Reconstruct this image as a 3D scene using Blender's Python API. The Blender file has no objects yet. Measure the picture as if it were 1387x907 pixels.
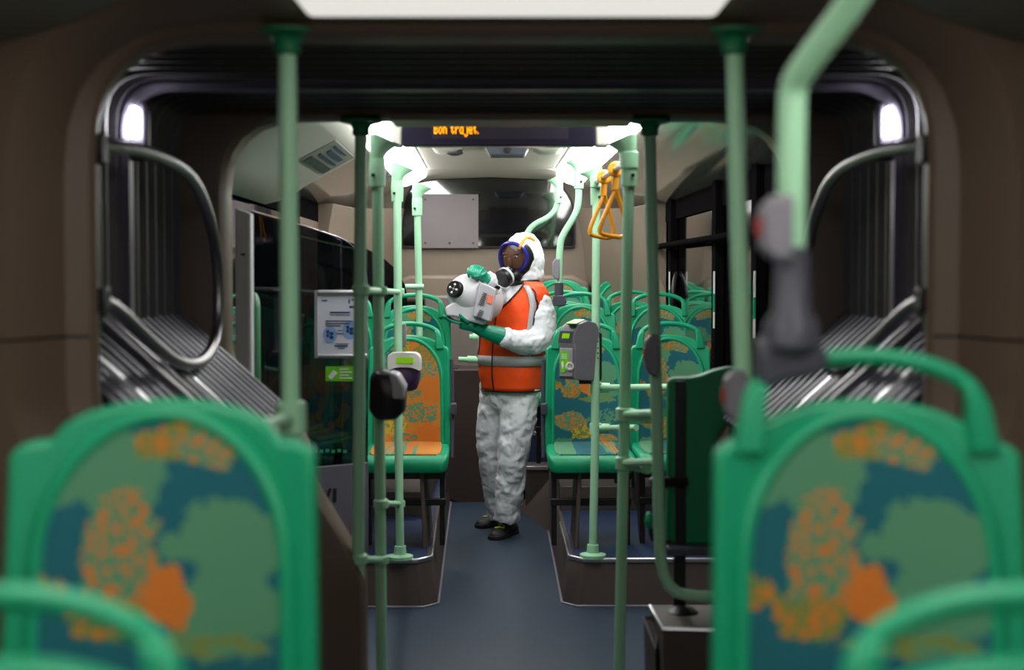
import bpy, bmesh, math, random
from mathutils import Vector, Matrix, noise as mnoise
random.seed(4)
PI = math.pi
SC = bpy.context.scene
COL = SC.collection
# ------------------------------------------------------------------ camera, world, light, exposure
F = 50 / 36 * 1387
PITCH = math.atan(83.5 / F)
CAMZ = 1.57
cam_d = bpy.data.cameras.new('camera'); cam_d.lens = 50; cam_d.sensor_width = 36
cam_d.clip_start = 0.05; cam_d.clip_end = 100
cam_d.dof.use_dof = True; cam_d.dof.focus_distance = 8.1; cam_d.dof.aperture_fstop = 2.2
cam = bpy.data.objects.new('camera', cam_d); COL.objects.link(cam)
cam.location = (0, 0, CAMZ); cam.rotation_euler = (PI / 2 - PITCH, 0, 0)
SC.camera = cam
world = bpy.data.worlds.new('world'); SC.world = world; world.use_nodes = True
world.node_tree.nodes['Background'].inputs[0].default_value = (0.02, 0.025, 0.035, 1)
world.node_tree.nodes['Background'].inputs[1].default_value = 0.05
SC.view_settings.view_transform = 'Standard'; SC.view_settings.look = 'None'
SC.view_settings.gamma = 1; SC.view_settings.use_curve_mapping = False
SC.view_settings.exposure = 0.0
SC.cycles.use_denoising = True
SC.cycles.max_bounces = 8
SC.cycles.sample_clamp_indirect = 4
E_REAR, E_FRONT, E_CORNER = 14.5, 10.5, 40.0
E_PANEL = 0.75  # added glow on the pale ceiling duct, lights the near poles and bellows


def area(name, loc, sx, sy, power, rot=(0, 0, 0), col=(1, 0.97, 0.92)):
    l = bpy.data.lights.new(name, 'AREA'); l.shape = 'RECTANGLE'; l.size = sx; l.size_y = sy
    l.energy = power; l.color = col
    o = bpy.data.objects.new(name, l); COL.objects.link(o); o.location = loc; o.rotation_euler = rot
    return o


# ------------------------------------------------------------------ placement helpers
def W(px, py, Y):
    """world point at depth Y seen at pixel px,py of the 1387x907 photograph"""
    u = (px - 693.5) / F; v = (453.5 - py) / F
    c, s = math.cos(PITCH), math.sin(PITCH)
    d = Vector((u, c + v * s, -s + v * c))
    return Vector((0, 0, CAMZ)) + d * (Y / d.y)


def rx(x, Y):
    return x + 0.042 - 0.0187 * Y      # the rear section is turned a little against the front one


def lin(c):
    return tuple(((v / 12.92) if v <= 0.04045 else ((v + 0.055) / 1.055) ** 2.4) for v in c)


def rgb(r, g, b):
    return lin((r / 255, g / 255, b / 255))


class MB:
    def __init__(s): s.v = []; s.f = []
    def add(s, vs, fs):
        n = len(s.v); s.v += [tuple(v) for v in vs]; s.f += [tuple(i + n for i in f) for f in fs]; return s
    def box(s, a, b, M=None):
        x0, y0, z0 = a; x1, y1, z1 = b
        vs = [Vector(p) for p in ((x0, y0, z0), (x1, y0, z0), (x1, y1, z0), (x0, y1, z0), (x0, y0, z1), (x1, y0, z1), (x1, y1, z1), (x0, y1, z1))]
        if M: vs = [M @ v for v in vs]
        return s.add(vs, [(0, 3, 2, 1), (4, 5, 6, 7), (0, 1, 5, 4), (1, 2, 6, 5), (2, 3, 7, 6), (3, 0, 4, 7)])
    def rings(s, R, closed=False, cap=True, loop=True):
        n = len(R[0]); vs = [p for r in R for p in r]; fs = []
        m = len(R)
        for i in range(m if closed else m - 1):
            a = i * n; b = ((i + 1) % m) * n
            for j in range(n if loop else n - 1):
                k = (j + 1) % n
                fs.append((a + j, a + k, b + k, b + j))
        if cap and not closed and loop:
            fs.append(tuple(range(n - 1, -1, -1))); fs.append(tuple(range((m - 1) * n, m * n)))
        return s.add(vs, fs)
    def tube(s, path, r, n=12, closed=False, smooth=0, flat=1.0):
        P = [Vector(p) for p in path]
        for _ in range(smooth):
            Q = []
            m = len(P)
            for i in range(m if closed else m - 1):
                a, b = P[i], P[(i + 1) % m]
                Q += [a * 0.75 + b * 0.25, a * 0.25 + b * 0.75]
            if not closed: Q = [P[0]] + Q + [P[-1]]
            P = Q
        m = len(P); rs = r if isinstance(r, (list, tuple)) else None
        R = []; up = None
        for i in range(m):
            if closed: t = P[(i + 1) % m] - P[i - 1]
            else: t = P[min(i + 1, m - 1)] - P[max(i - 1, 0)]
            t.normalize()
            if up is None:
                up = Vector((0, 0, 1)) if abs(t.z) < .9 else Vector((1, 0, 0))
            u = (up - t * up.dot(t)).normalized(); up = u
            w = t.cross(u)
            if rs:
                q = i / (m - 1) * (len(rs) - 1); k = min(int(q), len(rs) - 2); rr = rs[k] + (rs[k + 1] - rs[k]) * (q - k)
            else: rr = r
            R.append([P[i] + u * rr * math.cos(2 * PI * j / n) + w * rr * flat * math.sin(2 * PI * j / n) for j in range(n)])
        return s.rings(R, closed=closed)
    def lathe(s, prof, n=24, M=None):
        """prof: (r, z) pairs round local z"""
        R = [[Vector((max(r, 1e-4) * math.cos(2 * PI * j / n), max(r, 1e-4) * math.sin(2 * PI * j / n), z)) for j in range(n)] for r, z in prof]
        if M: R = [[M @ p for p in q] for q in R]
        return s.rings(R)
    def prism(s, pts, d):
        """polygon of 3-D points pushed along d"""
        d = Vector(d); A = [Vector(p) for p in pts]
        return s.rings([A, [p + d for p in A]])
    def ell(s, c, r, M=None, n=16, m=10):
        prof = []
        for i in range(m + 1):
            a = -PI / 2 + PI * i / m; prof.append((math.cos(a), math.sin(a)))
        T = Matrix.Translation(Vector(c)) @ (M.to_4x4() if M else Matrix()) @ Matrix.Diagonal((r[0], r[1], r[2], 1))
        return s.lathe(prof, n, T)


ROOTW = {}


def props(o, label=None, cat=None, group=None, kind=None):
    if label: o['label'] = label
    if cat: o['category'] = cat
    if group: o['group'] = group
    if kind: o['kind'] = kind
    return o


def obj(name, mb, m, parent=None, bev=0, seg=2, ang=40, sub=0, solid=0):
    me = bpy.data.meshes.new(name)
    off = ROOTW.get(parent.name, Vector((0, 0, 0))) if parent else Vector((0, 0, 0))
    me.from_pydata([tuple(Vector(v) - off) for v in mb.v], [], mb.f)
    bm = bmesh.new(); bm.from_mesh(me)
    bmesh.ops.remove_doubles(bm, verts=bm.verts, dist=1e-5)
    bmesh.ops.recalc_face_normals(bm, faces=bm.faces)
    bm.to_mesh(me); bm.free()
    for p in me.polygons: p.use_smooth = True
    me.set_sharp_from_angle(angle=math.radians(ang))
    me.materials.append(m)
    o = bpy.data.objects.new(name, me); COL.objects.link(o)
    if parent: o.parent = parent
    ROOTW[o.name] = off
    if solid:
        md = o.modifiers.new('solid', 'SOLIDIFY'); md.thickness = solid; md.offset = 0
    if bev:
        md = o.modifiers.new('bevel', 'BEVEL'); md.width = bev; md.segments = seg; md.limit_method = 'ANGLE'; md.angle_limit = math.radians(35)
    if sub:
        md = o.modifiers.new('sub', 'SUBSURF'); md.levels = sub; md.render_levels = sub
    return o


def root(name, loc, label, cat, group=None):
    o = bpy.data.objects.new(name, None); COL.objects.link(o); o.location = loc
    o.empty_display_size = 0.1
    ROOTW[o.name] = Vector(loc)
    return props(o, label, cat, group)


def struct(name, mb, m, parent=None, **k):
    return props(obj(name, mb, m, parent, **k), kind='structure')


def copy_tree(o, parent=None):
    c = o.copy(); COL.objects.link(c); c.parent = parent
    for ch in o.children: copy_tree(ch, c)
    return c


# ------------------------------------------------------------------ materials
def mat(name, col, rough=0.5, metal=0.0, var=0.0, vscale=30, bump=0.0, bscale=200, emit=0, ecol=None, coat=0, spec=0.5, speck=None, trans=0, ior=1.45, alpha=1):
    m = bpy.data.materials.new(name); m.use_nodes = True
    nt = m.node_tree; b = nt.nodes['Principled BSDF']
    b.inputs['Base Color'].default_value = (*col, 1); b.inputs['Roughness'].default_value = rough
    b.inputs['Metallic'].default_value = metal; b.inputs['Specular IOR Level'].default_value = spec
    b.inputs['Coat Weight'].default_value = coat; b.inputs['Coat Roughness'].default_value = 0.1
    b.inputs['Transmission Weight'].default_value = trans; b.inputs['IOR'].default_value = ior
    b.inputs['Alpha'].default_value = alpha
    tc = nt.nodes.new('ShaderNodeTexCoord')
    if var or speck:
        n = nt.nodes.new('ShaderNodeTexNoise'); n.inputs['Scale'].default_value = vscale; n.inputs['Detail'].default_value = 4
        nt.links.new(tc.outputs['Object'], n.inputs['Vector'])
        mx = nt.nodes.new('ShaderNodeMix'); mx.data_type = 'RGBA'
        mx.inputs[6].default_value = (*[c * (1 - var) for c in col], 1); mx.inputs[7].default_value = (*[min(1, c * (1 + var)) for c in col], 1)
        nt.links.new(n.outputs['Fac'], mx.inputs[0]); last = mx.outputs[2]
        if speck:
            n2 = nt.nodes.new('ShaderNodeTexNoise'); n2.inputs['Scale'].default_value = speck[1]; n2.inputs['Detail'].default_value = 1
            nt.links.new(tc.outputs['Object'], n2.inputs['Vector'])
            r = nt.nodes.new('ShaderNodeMath'); r.operation = 'GREATER_THAN'; r.inputs[1].default_value = speck[2]
            nt.links.new(n2.outputs['Fac'], r.inputs[0])
            m2 = nt.nodes.new('ShaderNodeMix'); m2.data_type = 'RGBA'; m2.inputs[7].default_value = (*speck[0], 1)
            nt.links.new(last, m2.inputs[6]); nt.links.new(r.outputs[0], m2.inputs[0]); last = m2.outputs[2]
        nt.links.new(last, b.inputs['Base Color'])
    if bump:
        n = nt.nodes.new('ShaderNodeTexNoise'); n.inputs['Scale'].default_value = bscale; n.inputs['Detail'].default_value = 3
        nt.links.new(tc.outputs['Object'], n.inputs['Vector'])
        bp = nt.nodes.new('ShaderNodeBump'); bp.inputs['Strength'].default_value = bump; bp.inputs['Distance'].default_value = 0.01
        nt.links.new(n.outputs['Fac'], bp.inputs['Height']); nt.links.new(bp.outputs['Normal'], b.inputs['Normal'])
    if emit:
        b.inputs['Emission Color'].default_value = (*(ecol or col), 1); b.inputs['Emission Strength'].default_value = emit
    return m


M = {}
M['pole'] = mat('pole_green', rgb(164, 218, 180), 0.38, var=0.05, vscale=12, bump=0.08, bscale=90)
M['seat'] = mat('seat_green_plastic', rgb(8, 152, 108), 0.42, var=0.06, vscale=8, bump=0.05, bscale=300)
M['seatdark'] = mat('seat_back_shell_plastic', rgb(8, 122, 78), 0.45, var=0.06, vscale=8)
M['brown'] = mat('brown_wall_laminate', rgb(112, 96, 82), 0.5, var=0.08, vscale=5, bump=0.1, bscale=250)
M['portal'] = mat('portal_brown_plastic', rgb(102, 86, 73), 0.42, var=0.06, vscale=6, bump=0.1, bscale=200)
M['darkbrown'] = mat('dark_brown_laminate', rgb(58, 46, 42), 0.5, var=0.1, vscale=9, bump=0.12, bscale=300)
M['skirt'] = mat('platform_side_covering', rgb(80, 70, 66), 0.55, var=0.12, vscale=60, bump=0.2, bscale=400)
M['cream'] = mat('cream_ceiling_panel', rgb(205, 203, 192), 0.4, var=0.03, vscale=4)
M['cornice'] = mat('glossy_grey_cornice', rgb(138, 136, 128), 0.07, var=0.05, vscale=3, coat=0.6)
M['white'] = mat('white_plastic', rgb(220, 218, 212), 0.3, var=0.02, vscale=6)
M['black'] = mat('black_plastic', rgb(22, 21, 24), 0.4, var=0.1, vscale=30)
M['rubber'] = mat('bellows_rubber', rgb(76, 74, 80), 0.46, var=0.12, vscale=20, bump=0.15, bscale=120)
M['rubber2'] = mat('soft_black', rgb(6, 6, 7), 0.7, spec=0.1, var=0.1, vscale=20)
M['ring'] = mat('bellows_ring_metal', rgb(96, 92, 106), 0.4, metal=0.7, var=0.06, vscale=12)
M['alu'] = mat('brushed_aluminium', rgb(190, 190, 196), 0.32, metal=0.9, var=0.06, vscale=40)
M['postgrey'] = mat('post_anodised', rgb(205, 205, 212), 0.5, metal=0.0, var=0.05, vscale=20)
M['steel'] = mat('steel_tube', rgb(150, 148, 152), 0.3, metal=0.9, var=0.05, vscale=20)
M['slat'] = mat('slat_metal', rgb(92, 92, 102), 0.45, metal=0.75, var=0.15, vscale=14, bump=0.1, bscale=80)
M['floor'] = mat('blue_speckled_vinyl', rgb(40, 54, 72), 0.45, var=0.12, vscale=5, speck=(rgb(96, 112, 132), 260, 0.66), bump=0.1, bscale=300)
M['floorblue'] = mat('platform_blue_vinyl', rgb(34, 50, 84), 0.45, var=0.12, vscale=5, speck=(rgb(80, 98, 130), 260, 0.66))
M['grey'] = mat('grey_plastic', rgb(128, 126, 136), 0.42, var=0.04, vscale=20, bump=0.06, bscale=400)
M['dgrey'] = mat('dark_grey_plastic', rgb(66, 68, 80), 0.4, var=0.05, vscale=20)
M['purple'] = mat('purple_plastic', rgb(60, 38, 72), 0.35, var=0.08, vscale=20)
M['lime'] = mat('lime_green_sticker', rgb(110, 200, 30), 0.4, var=0.03, vscale=40)
M['lcd'] = mat('reader_screen', rgb(130, 190, 20), 0.3, emit=0.25, ecol=rgb(150, 210, 30))
M['yellow'] = mat('yellow_strap_plastic', rgb(225, 150, 30), 0.35, var=0.06, vscale=20)
M['glass'] = mat('night_window_glass', rgb(6, 6, 8), 0.03, spec=0.9, var=0.02, vscale=2, coat=0.5)
M['paper'] = mat('poster_paper', rgb(205, 208, 222), 0.35, var=0.03, vscale=10)
M['ink'] = mat('poster_ink', rgb(45, 60, 105), 0.5, var=0.03, vscale=10)
M['inklight'] = mat('poster_light_blue', rgb(130, 165, 215), 0.5, var=0.1, vscale=30)
M['paint'] = mat('white_print', rgb(225, 230, 225), 0.5, var=0.02, vscale=30)
M['red'] = mat('red_button', rgb(190, 40, 50), 0.4, var=0.05, vscale=30)
M['suit'] = mat('white_coverall', rgb(226, 230, 236), 0.6, var=0.03, vscale=12, bump=0.35, bscale=22)
M['vest'] = mat('orange_hi_vis', rgb(255, 80, 14), 0.6, var=0.08, vscale=14, bump=0.25, bscale=24, emit=0.0, ecol=rgb(255, 60, 5))
M['band'] = mat('reflective_band', rgb(178, 178, 182), 0.45, var=0.06, vscale=30)
M['glove'] = mat('green_glove', rgb(10, 140, 110), 0.4, var=0.08, vscale=30)
M['blue'] = mat('mask_blue_frame', rgb(40, 35, 140), 0.3, var=0.05, vscale=20)
M['skin'] = mat('skin', rgb(150, 102, 76), 0.5, var=0.08, vscale=30)
M['shoe'] = mat('black_shoe', rgb(26, 26, 24), 0.6, var=0.2, vscale=60)
M['lace'] = mat('lime_lace', rgb(185, 200, 40), 0.6, var=0.05, vscale=60)
M['orange'] = mat('orange_tape', rgb(245, 160, 50), 0.5, var=0.05, vscale=30)
M['fog'] = mat('fogger_grey', rgb(196, 196, 202), 0.4, var=0.04, vscale=12)
M['rear'] = mat('strip_light_diffuser', (1, 1, 1), 0.4, emit=E_REAR, ecol=(1, 0.985, 0.95))
M['front'] = mat('front_strip_diffuser', (1, 1, 1), 0.4, emit=E_FRONT, ecol=(1, 0.96, 0.9))
M['panel'] = mat('ceiling_panel_added_glow', rgb(222, 218, 208), 0.5, emit=E_PANEL, ecol=(1, 0.97, 0.92))
M['frontcornice'] = mat('grey_green_cornice', rgb(104, 106, 98), 0.45, var=0.05, vscale=5)
M['rearwall'] = mat('rear_tan_plastic', rgb(122, 110, 97), 0.45, var=0.06, vscale=5, bump=0.08, bscale=250)
M['corner'] = mat('gangway_lamp_lens', (1, 1, 1), 0.4, emit=E_CORNER, ecol=(0.96, 0.95, 1))
M['led'] = mat('amber_led', rgb(255, 165, 0), 0.5, emit=2.2, ecol=rgb(255, 160, 0))
M['signblack'] = mat('sign_face', rgb(40, 38, 56), 0.2, var=0.03, vscale=10)


def tinted(name, tint, fac, rough=0.03):
    m = bpy.data.materials.new(name); m.use_nodes = True; nt = m.node_tree
    b = nt.nodes['Principled BSDF']; out = nt.nodes['Material Output']
    b.inputs['Base Color'].default_value = (*rgb(8, 10, 12), 1); b.inputs['Roughness'].default_value = rough
    t = nt.nodes.new('ShaderNodeBsdfTransparent'); t.inputs[0].default_value = (*tint, 1)
    mx = nt.nodes.new('ShaderNodeMixShader'); mx.inputs[0].default_value = fac
    nt.links.new(t.outputs[0], mx.inputs[1]); nt.links.new(b.outputs[0], mx.inputs[2]); nt.links.new(mx.outputs[0], out.inputs[0])
    return m


mm_ = bpy.data.materials.new('matte_black_header'); mm_.use_nodes = True
d__ = mm_.node_tree.nodes.new('ShaderNodeBsdfDiffuse'); nz_ = mm_.node_tree.nodes.new('ShaderNodeTexNoise'); cr_ = mm_.node_tree.nodes.new('ShaderNodeValToRGB')
nz_.inputs['Scale'].default_value = 12; cr_.color_ramp.elements[0].color = (*rgb(12, 11, 12), 1); cr_.color_ramp.elements[1].color = (*rgb(22, 20, 21), 1)
mm_.node_tree.links.new(nz_.outputs['Fac'], cr_.inputs[0]); mm_.node_tree.links.new(cr_.outputs[0], d__.inputs[0])
mm_.node_tree.links.new(d__.outputs[0], mm_.node_tree.nodes['Material Output'].inputs[0]); M['matte'] = mm_
M['tint'] = tinted('tinted_screen_glass', (0.45, 0.45, 0.5), 0.55)
M['visor'] = tinted('clear_visor', (0.8, 0.8, 0.83), 0.36)


def fabric(name, layers, base, spk):
    """printed seat fabric: ragged blobs; layers of (x, z, rx, rz, colour, speckle colour or None)"""
    m = bpy.data.materials.new(name); m.use_nodes = True; nt = m.node_tree; N = nt.nodes; L = nt.links
    b = N['Principled BSDF']; b.inputs['Roughness'].default_value = 0.85; b.inputs['Sheen Weight'].default_value = 0.1
    tc = N.new('ShaderNodeTexCoord')
    sn = N.new('ShaderNodeVectorMath'); sn.operation = 'SNAP'; sn.inputs[1].default_value = (0.0045, 0.5, 0.0045)
    L.new(tc.outputs['Object'], sn.inputs[0])
    n1 = N.new('ShaderNodeTexNoise'); n1.inputs['Scale'].default_value = 22; n1.inputs['Detail'].default_value = 5
    L.new(sn.outputs[0], n1.inputs['Vector'])
    n2 = N.new('ShaderNodeTexNoise'); n2.inputs['Scale'].default_value = 75; n2.inputs['Detail'].default_value = 2
    L.new(sn.outputs[0], n2.inputs['Vector'])
    sp = N.new('ShaderNodeMath'); sp.operation = 'GREATER_THAN'; sp.inputs[1].default_value = 0.53; L.new(n2.outputs['Fac'], sp.inputs[0])
    sep = N.new('ShaderNodeSeparateXYZ'); L.new(sn.outputs[0], sep.inputs[0])
    cmb = N.new('ShaderNodeCombineXYZ'); L.new(sep.outputs[0], cmb.inputs[0]); L.new(sep.outputs[2], cmb.inputs[1])
    last = None
    for i, (x, z, rX, rZ, c, c2) in enumerate(layers):
        s = N.new('ShaderNodeVectorMath'); s.operation = 'SUBTRACT'; s.inputs[1].default_value = (x, z, 0); L.new(cmb.outputs[0], s.inputs[0])
        k = N.new('ShaderNodeVectorMath'); k.operation = 'MULTIPLY'; k.inputs[1].default_value = (1 / rX, 1 / rZ, 0); L.new(s.outputs[0], k.inputs[0])
        ln = N.new('ShaderNodeVectorMath'); ln.operation = 'LENGTH'; L.new(k.outputs[0], ln.inputs[0])
        a = N.new('ShaderNodeMath'); a.operation = 'MULTIPLY_ADD'; a.inputs[1].default_value = 1.9; L.new(n1.outputs['Fac'], a.inputs[0]); L.new(ln.outputs['Value'], a.inputs[2])
        t = N.new('ShaderNodeMath'); t.operation = 'LESS_THAN'; t.inputs[1].default_value = 1.95; L.new(a.outputs[0], t.inputs[0])
        mx = N.new('ShaderNodeMix'); mx.data_type = 'RGBA'; L.new(t.outputs[0], mx.inputs[0])
        if last is None: mx.inputs[6].default_value = (*base, 1)
        else: L.new(last, mx.inputs[6])
        if c2:
            m2 = N.new('ShaderNodeMix'); m2.data_type = 'RGBA'; L.new(sp.outputs[0], m2.inputs[0])
            m2.inputs[6].default_value = (*c, 1); m2.inputs[7].default_value = (*c2, 1); L.new(m2.outputs[2], mx.inputs[7])
        else: mx.inputs[7].default_value = (*c, 1)
        last = mx.outputs[2]
    L.new(last, b.inputs['Base Color'])
    n3 = N.new('ShaderNodeTexNoise'); n3.inputs['Scale'].default_value = 500; L.new(tc.outputs['Object'], n3.inputs['Vector'])
    bp = N.new('ShaderNodeBump'); bp.inputs['Strength'].default_value = 0.3; bp.inputs['Distance'].default_value = 0.002
    L.new(n3.outputs['Fac'], bp.inputs['Height']); L.new(bp.outputs[0], b.inputs['Normal'])
    return m


TEAL, SAGE, ORG, OLI, YEL = rgb(0, 94, 106), rgb(78, 138, 104), rgb(200, 112, 30), rgb(112, 128, 58), rgb(195, 160, 44)
AP = 1.025   # local height of the back's apex


def pz(y): return AP - (y - 548) / 963


def pxx(x): return (x - 222) / 963


LAY = [(pxx(150), pz(640), .085, .075, SAGE, None), (pxx(90), pz(660), .04, .035, SAGE, None),
       (pxx(165), pz(760), .055, .10, SAGE, ORG), (pxx(20), pz(745), .045, .07, SAGE, ORG), (pxx(40), pz(790), .06, .03, OLI, ORG),
       (pxx(245), pz(603), .075, .028, OLI, ORG), (pxx(275), pz(610), .05, .026, SAGE, ORG),
       (pxx(310), pz(735), .085, .07, SAGE, None), (pxx(305), pz(820), .10, .075, SAGE, None), (pxx(230), pz(740), .03, .02, SAGE, None),
       (pxx(224), pz(807), .034, .042, ORG, None), (pxx(150), pz(835), .05, .03, OLI, ORG), (pxx(275), pz(868), .10, .016, OLI, SAGE),
       (-.08, .58, .09, .05, SAGE, ORG), (.09, .60, .08, .05, SAGE, TEAL), (-.02, .52, .06, .035, OLI, YEL), (.1, .49, .06, .03, SAGE, ORG), (-.13, .47, .06, .03, SAGE, None),
       (0, .44, .3, .022, SAGE, TEAL)]
LAY = [(a, b, c * (.86 if e == SAGE and f is None else .95), d * (.86 if e == SAGE and f is None else .95), e, f) for a, b, c, d, e, f in LAY]
M['fabric'] = fabric('printed_fabric', LAY, TEAL, None)
LAYB = [(-.05, .98, .05, .06, OLI, YEL), (.1, .93, .09, .06, OLI, ORG), (0, .80, .2, .1, SAGE, ORG), (-.12, .9, .05, .06, SAGE, TEAL), (.12, .75, .07, .07, ORG, None),
        (-.1, .7, .09, .06, ORG, YEL), (.05, .62, .12, .05, SAGE, ORG), (-.1, .57, .08, .06, YEL, OLI), (.1, .52, .07, .05, ORG, None), (-.02, .47, .08, .04, SAGE, ORG)]
M['fabric2'] = fabric('printed_fabric_orange', LAYB, rgb(196, 124, 36), rgb(196, 124, 36))


# ------------------------------------------------------------------ outlines
def rounded(pts, rad, n=7):
    """closed polygon (x,z) with rounded corners, n points each"""
    out = []
    m = len(pts)
    for i in range(m):
        p0, p, p1 = Vector(pts[i - 1]), Vector(pts[i]), Vector(pts[(i + 1) % m])
        r = rad[i] if isinstance(rad, (list, tuple)) else rad
        d0 = (p0 - p); d1 = (p1 - p)
        r0 = min(r, d0.length * .48); r1 = min(r, d1.length * .48)
        a = p + d0.normalized() * r0; b = p + d1.normalized() * r1
        for k in range(n):
            t = k / (n - 1)
            out.append((1 - t) ** 2 * a + 2 * t * (1 - t) * p + t * t * b)
    return out


def at(outline, Y, fn=None):
    return [Vector((rx(p.x, Y) if fn else p.x, Y, p.y)) for p in outline]


# ------------------------------------------------------------------ SETTING: floor
fl = MB().box((-1.3, -3, -0.1), (1.3, 4.7, 0)); struct('floor', fl, M['floor'])
fl = MB().prism([(rx(-1.15, 4.7), 4.7, 0), (rx(1.15, 4.7), 4.7, 0), (rx(1.15, 11), 11, 0), (rx(-1.15, 11), 11, 0)], (0, 0, -0.1)); struct('floor', fl, M['floor'])
# front section shell
struct('wall_left', MB().box((-1.3, -3, 0), (-1.22, 2.75, 2.4)), M['brown'])
struct('wall_right', MB().box((1.22, -3, 0), (1.3, 2.75, 2.4)), M['brown'])
struct('wall_front', MB().box((-1.3, -3.08, 0), (1.3, -3, 2.4)), M['darkbrown'])
struct('ceiling', MB().box((-1.3, -3, 2.34), (1.3, 2.6, 2.42)), M['cream'])
for s in (-1, 1):
    mb = MB().prism([(s * 1.22, -3, 1.95), (s * .99, -3, 2.005), (s * .85, -3, 2.045), (s * .718, -3, 2.098), (s * .70, -3, 2.34), (s * 1.22, -3, 2.34)], (0, 5.755, 0))
    struct('trim_cornice', mb, M['frontcornice'], bev=.02, seg=3)
# centre duct of the ceiling: the pale panel at the top of the view, glow added to brighten it and the poles
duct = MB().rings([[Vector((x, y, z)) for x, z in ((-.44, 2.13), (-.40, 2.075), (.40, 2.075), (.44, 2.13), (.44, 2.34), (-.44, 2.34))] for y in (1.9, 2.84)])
cp_ = root('ceiling_emitter', (0, 2.3, 2.08), 'wide pale ceiling panel with an added glow at the very top of the view', 'light')
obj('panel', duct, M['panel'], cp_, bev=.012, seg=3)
# front strip lights: two diffusers along the ceiling
for s in (-1, 1):
    lf = root('ceiling_emitter', (s * .58, 0.2, 2.2), ('left' if s < 0 else 'right') + ' long strip light on the ceiling over the nearest seats', 'light', 'front strip lights')
    obj('housing', MB().box((s * .58 - .09, -1.9, 2.06), (s * .58 + .09, 1.88, 2.34)), M['white'], lf, bev=.01)
    obj('diffuser', MB().box((s * .58 - .07, -1.88, 2.0), (s * .58 + .07, 1.86, 2.059)), M['front'], lf)
# front seating platforms
for s in (-1, 1):
    struct('platform', MB().box((s * .30, -2, 0), (s * 1.22, 2.3, .36)), M['skirt'], bev=.01)

# near portal: deep rounded frame at the end of the front section
bot = -0.05


def portal_outline(hw, top, r, zc=1.25, zb=1.0, hi=.66):
    pts = [(-hw, top), (hw, top), (hw, zc), (hi, zb), (hi, bot), (-hi, bot), (-hi, zb), (-hw, zc)]
    return rounded(pts, [r, r, .08, .08, .02, .02, .08, .08])


R = [at(rounded([(-1.28, 2.4), (1.28, 2.4), (1.28, 1.1), (1.28, .75), (1.28, bot), (-1.28, bot), (-1.28, .75), (-1.28, 1.1)], .02), 2.75),
     at(portal_outline(.975, 2.115, .36), 2.75), at(portal_outline(.955, 2.10, .35), 2.78), at(portal_outline(.930, 2.085, .33), 2.90),
     at(portal_outline(.918, 2.078, .31), 2.925), at(portal_outline(.872, 2.062, .25), 2.94), at(portal_outline(.862, 2.058, .24), 2.955), at(portal_outline(.885, 2.055, .24), 3.05),
     at(rounded([(-1.28, 2.4), (1.28, 2.4), (1.28, 1.1), (1.28, .75), (1.28, bot), (-1.28, bot), (-1.28, .75), (-1.28, 1.1)], .02), 3.05)]
struct('trim_portal', MB().rings(R, closed=True), M['portal'], ang=30)
for s in (-1, 1):   # seam across each jamb
    struct('trim_seam', MB().tube([(s * a, b, 1.44) for a, b in ((1.1, 2.749), (.975, 2.749), (.955, 2.779), (.930, 2.90), (.918, 2.925), (.872, 2.939))], .0028, n=6), M['black'])

# ------------------------------------------------------------------ bellows between the two sections
def bell(o, top_o=0, Y=0):
    hw = 1.05 + o; t = 2.09 + o + top_o
    pts = [(-hw, t), (hw, t), (hw, 1.42), (.69 + o, 1.11), (.69 + o, bot), (-.69 - o, bot), (-.69 - o, 1.11), (-hw, 1.42)]
    return rounded(pts, [.12, .12, .03, .05, .02, .02, .05, .03], 7)


bw = root('gangway_bellows', (0, 3.8, 0), 'dark ribbed rubber bellows wrapping the joint between the two bus sections', 'bellows')
R = []; y = 3.06; k = 0
while y < 4.46:
    if not 3.76 < y < 3.86:
        R.append(at(bell(-.01 if k % 2 == 0 else 0.06), y)); R.append(at(bell(-.01 if k % 2 == 0 else 0.06), y + .012))
    y += .050; k += 1
obj('rubber_folds', MB().rings(R, cap=False), M['rubber'], bw, ang=35)
R = [at(bell(.02), 3.765), at(bell(-.02), 3.77), at(bell(-.035), 3.785), at(bell(-.035), 3.83), at(bell(-.02), 3.85), at(bell(.02), 3.86)]
obj('centre_ring', MB().rings(R, closed=True), M['ring'], bw, ang=30)
# sloping slatted side covers at the foot of the bellows
for s in (-1, 1):
    cv = root('side_cover', (s * .8, 3.8, 1.2), ('left' if s < 0 else 'right') + ' sloping cover of silvery slats along the foot of the bellows', 'cover', 'slatted bellows covers')
    d = Vector((s * .36, 0, .31)).normalized(); nrm = Vector((-s * .31, 0, .36)).normalized()
    a0 = Vector((s * .68, 0, 1.09)); a1 = Vector((s * 1.05, 0, 1.42))
    n = 30
    y0, y1 = 3.08, 4.42
    for i in range(n):
        yy = y0 + (y1 - y0) * i / n; wd = (y1 - y0) / n * (.5 + .15 * ((i * 5) % 3))
        h = .010 + .005 * ((i * 7) % 3)
        off = nrm * .02
        P = [a0 + off, a1 + off, a1 + off + nrm * h, a0 + off + nrm * h]
        P = [p + Vector((0, yy, 0)) for p in P]
        obj('slat', MB().prism(P, (0, wd, 0)), M['alu'] if i in (4, 11, 12, 16) else M['slat'], cv, bev=.004)
    P = [a0, a1, a1 + nrm * .022, a0 + nrm * .022]
    obj('backing', MB().prism([p + Vector((0, y0, 0)) for p in P], (0, y1 - y0, 0)), M['black'], cv)
    # bright rail across the slats
    obj('rail', MB().tube([a1 + nrm * .045 + Vector((0, 3.55, 0)), a0 + nrm * .045 + Vector((0, 3.55, 0))], .017), M['alu'], cv)

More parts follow.
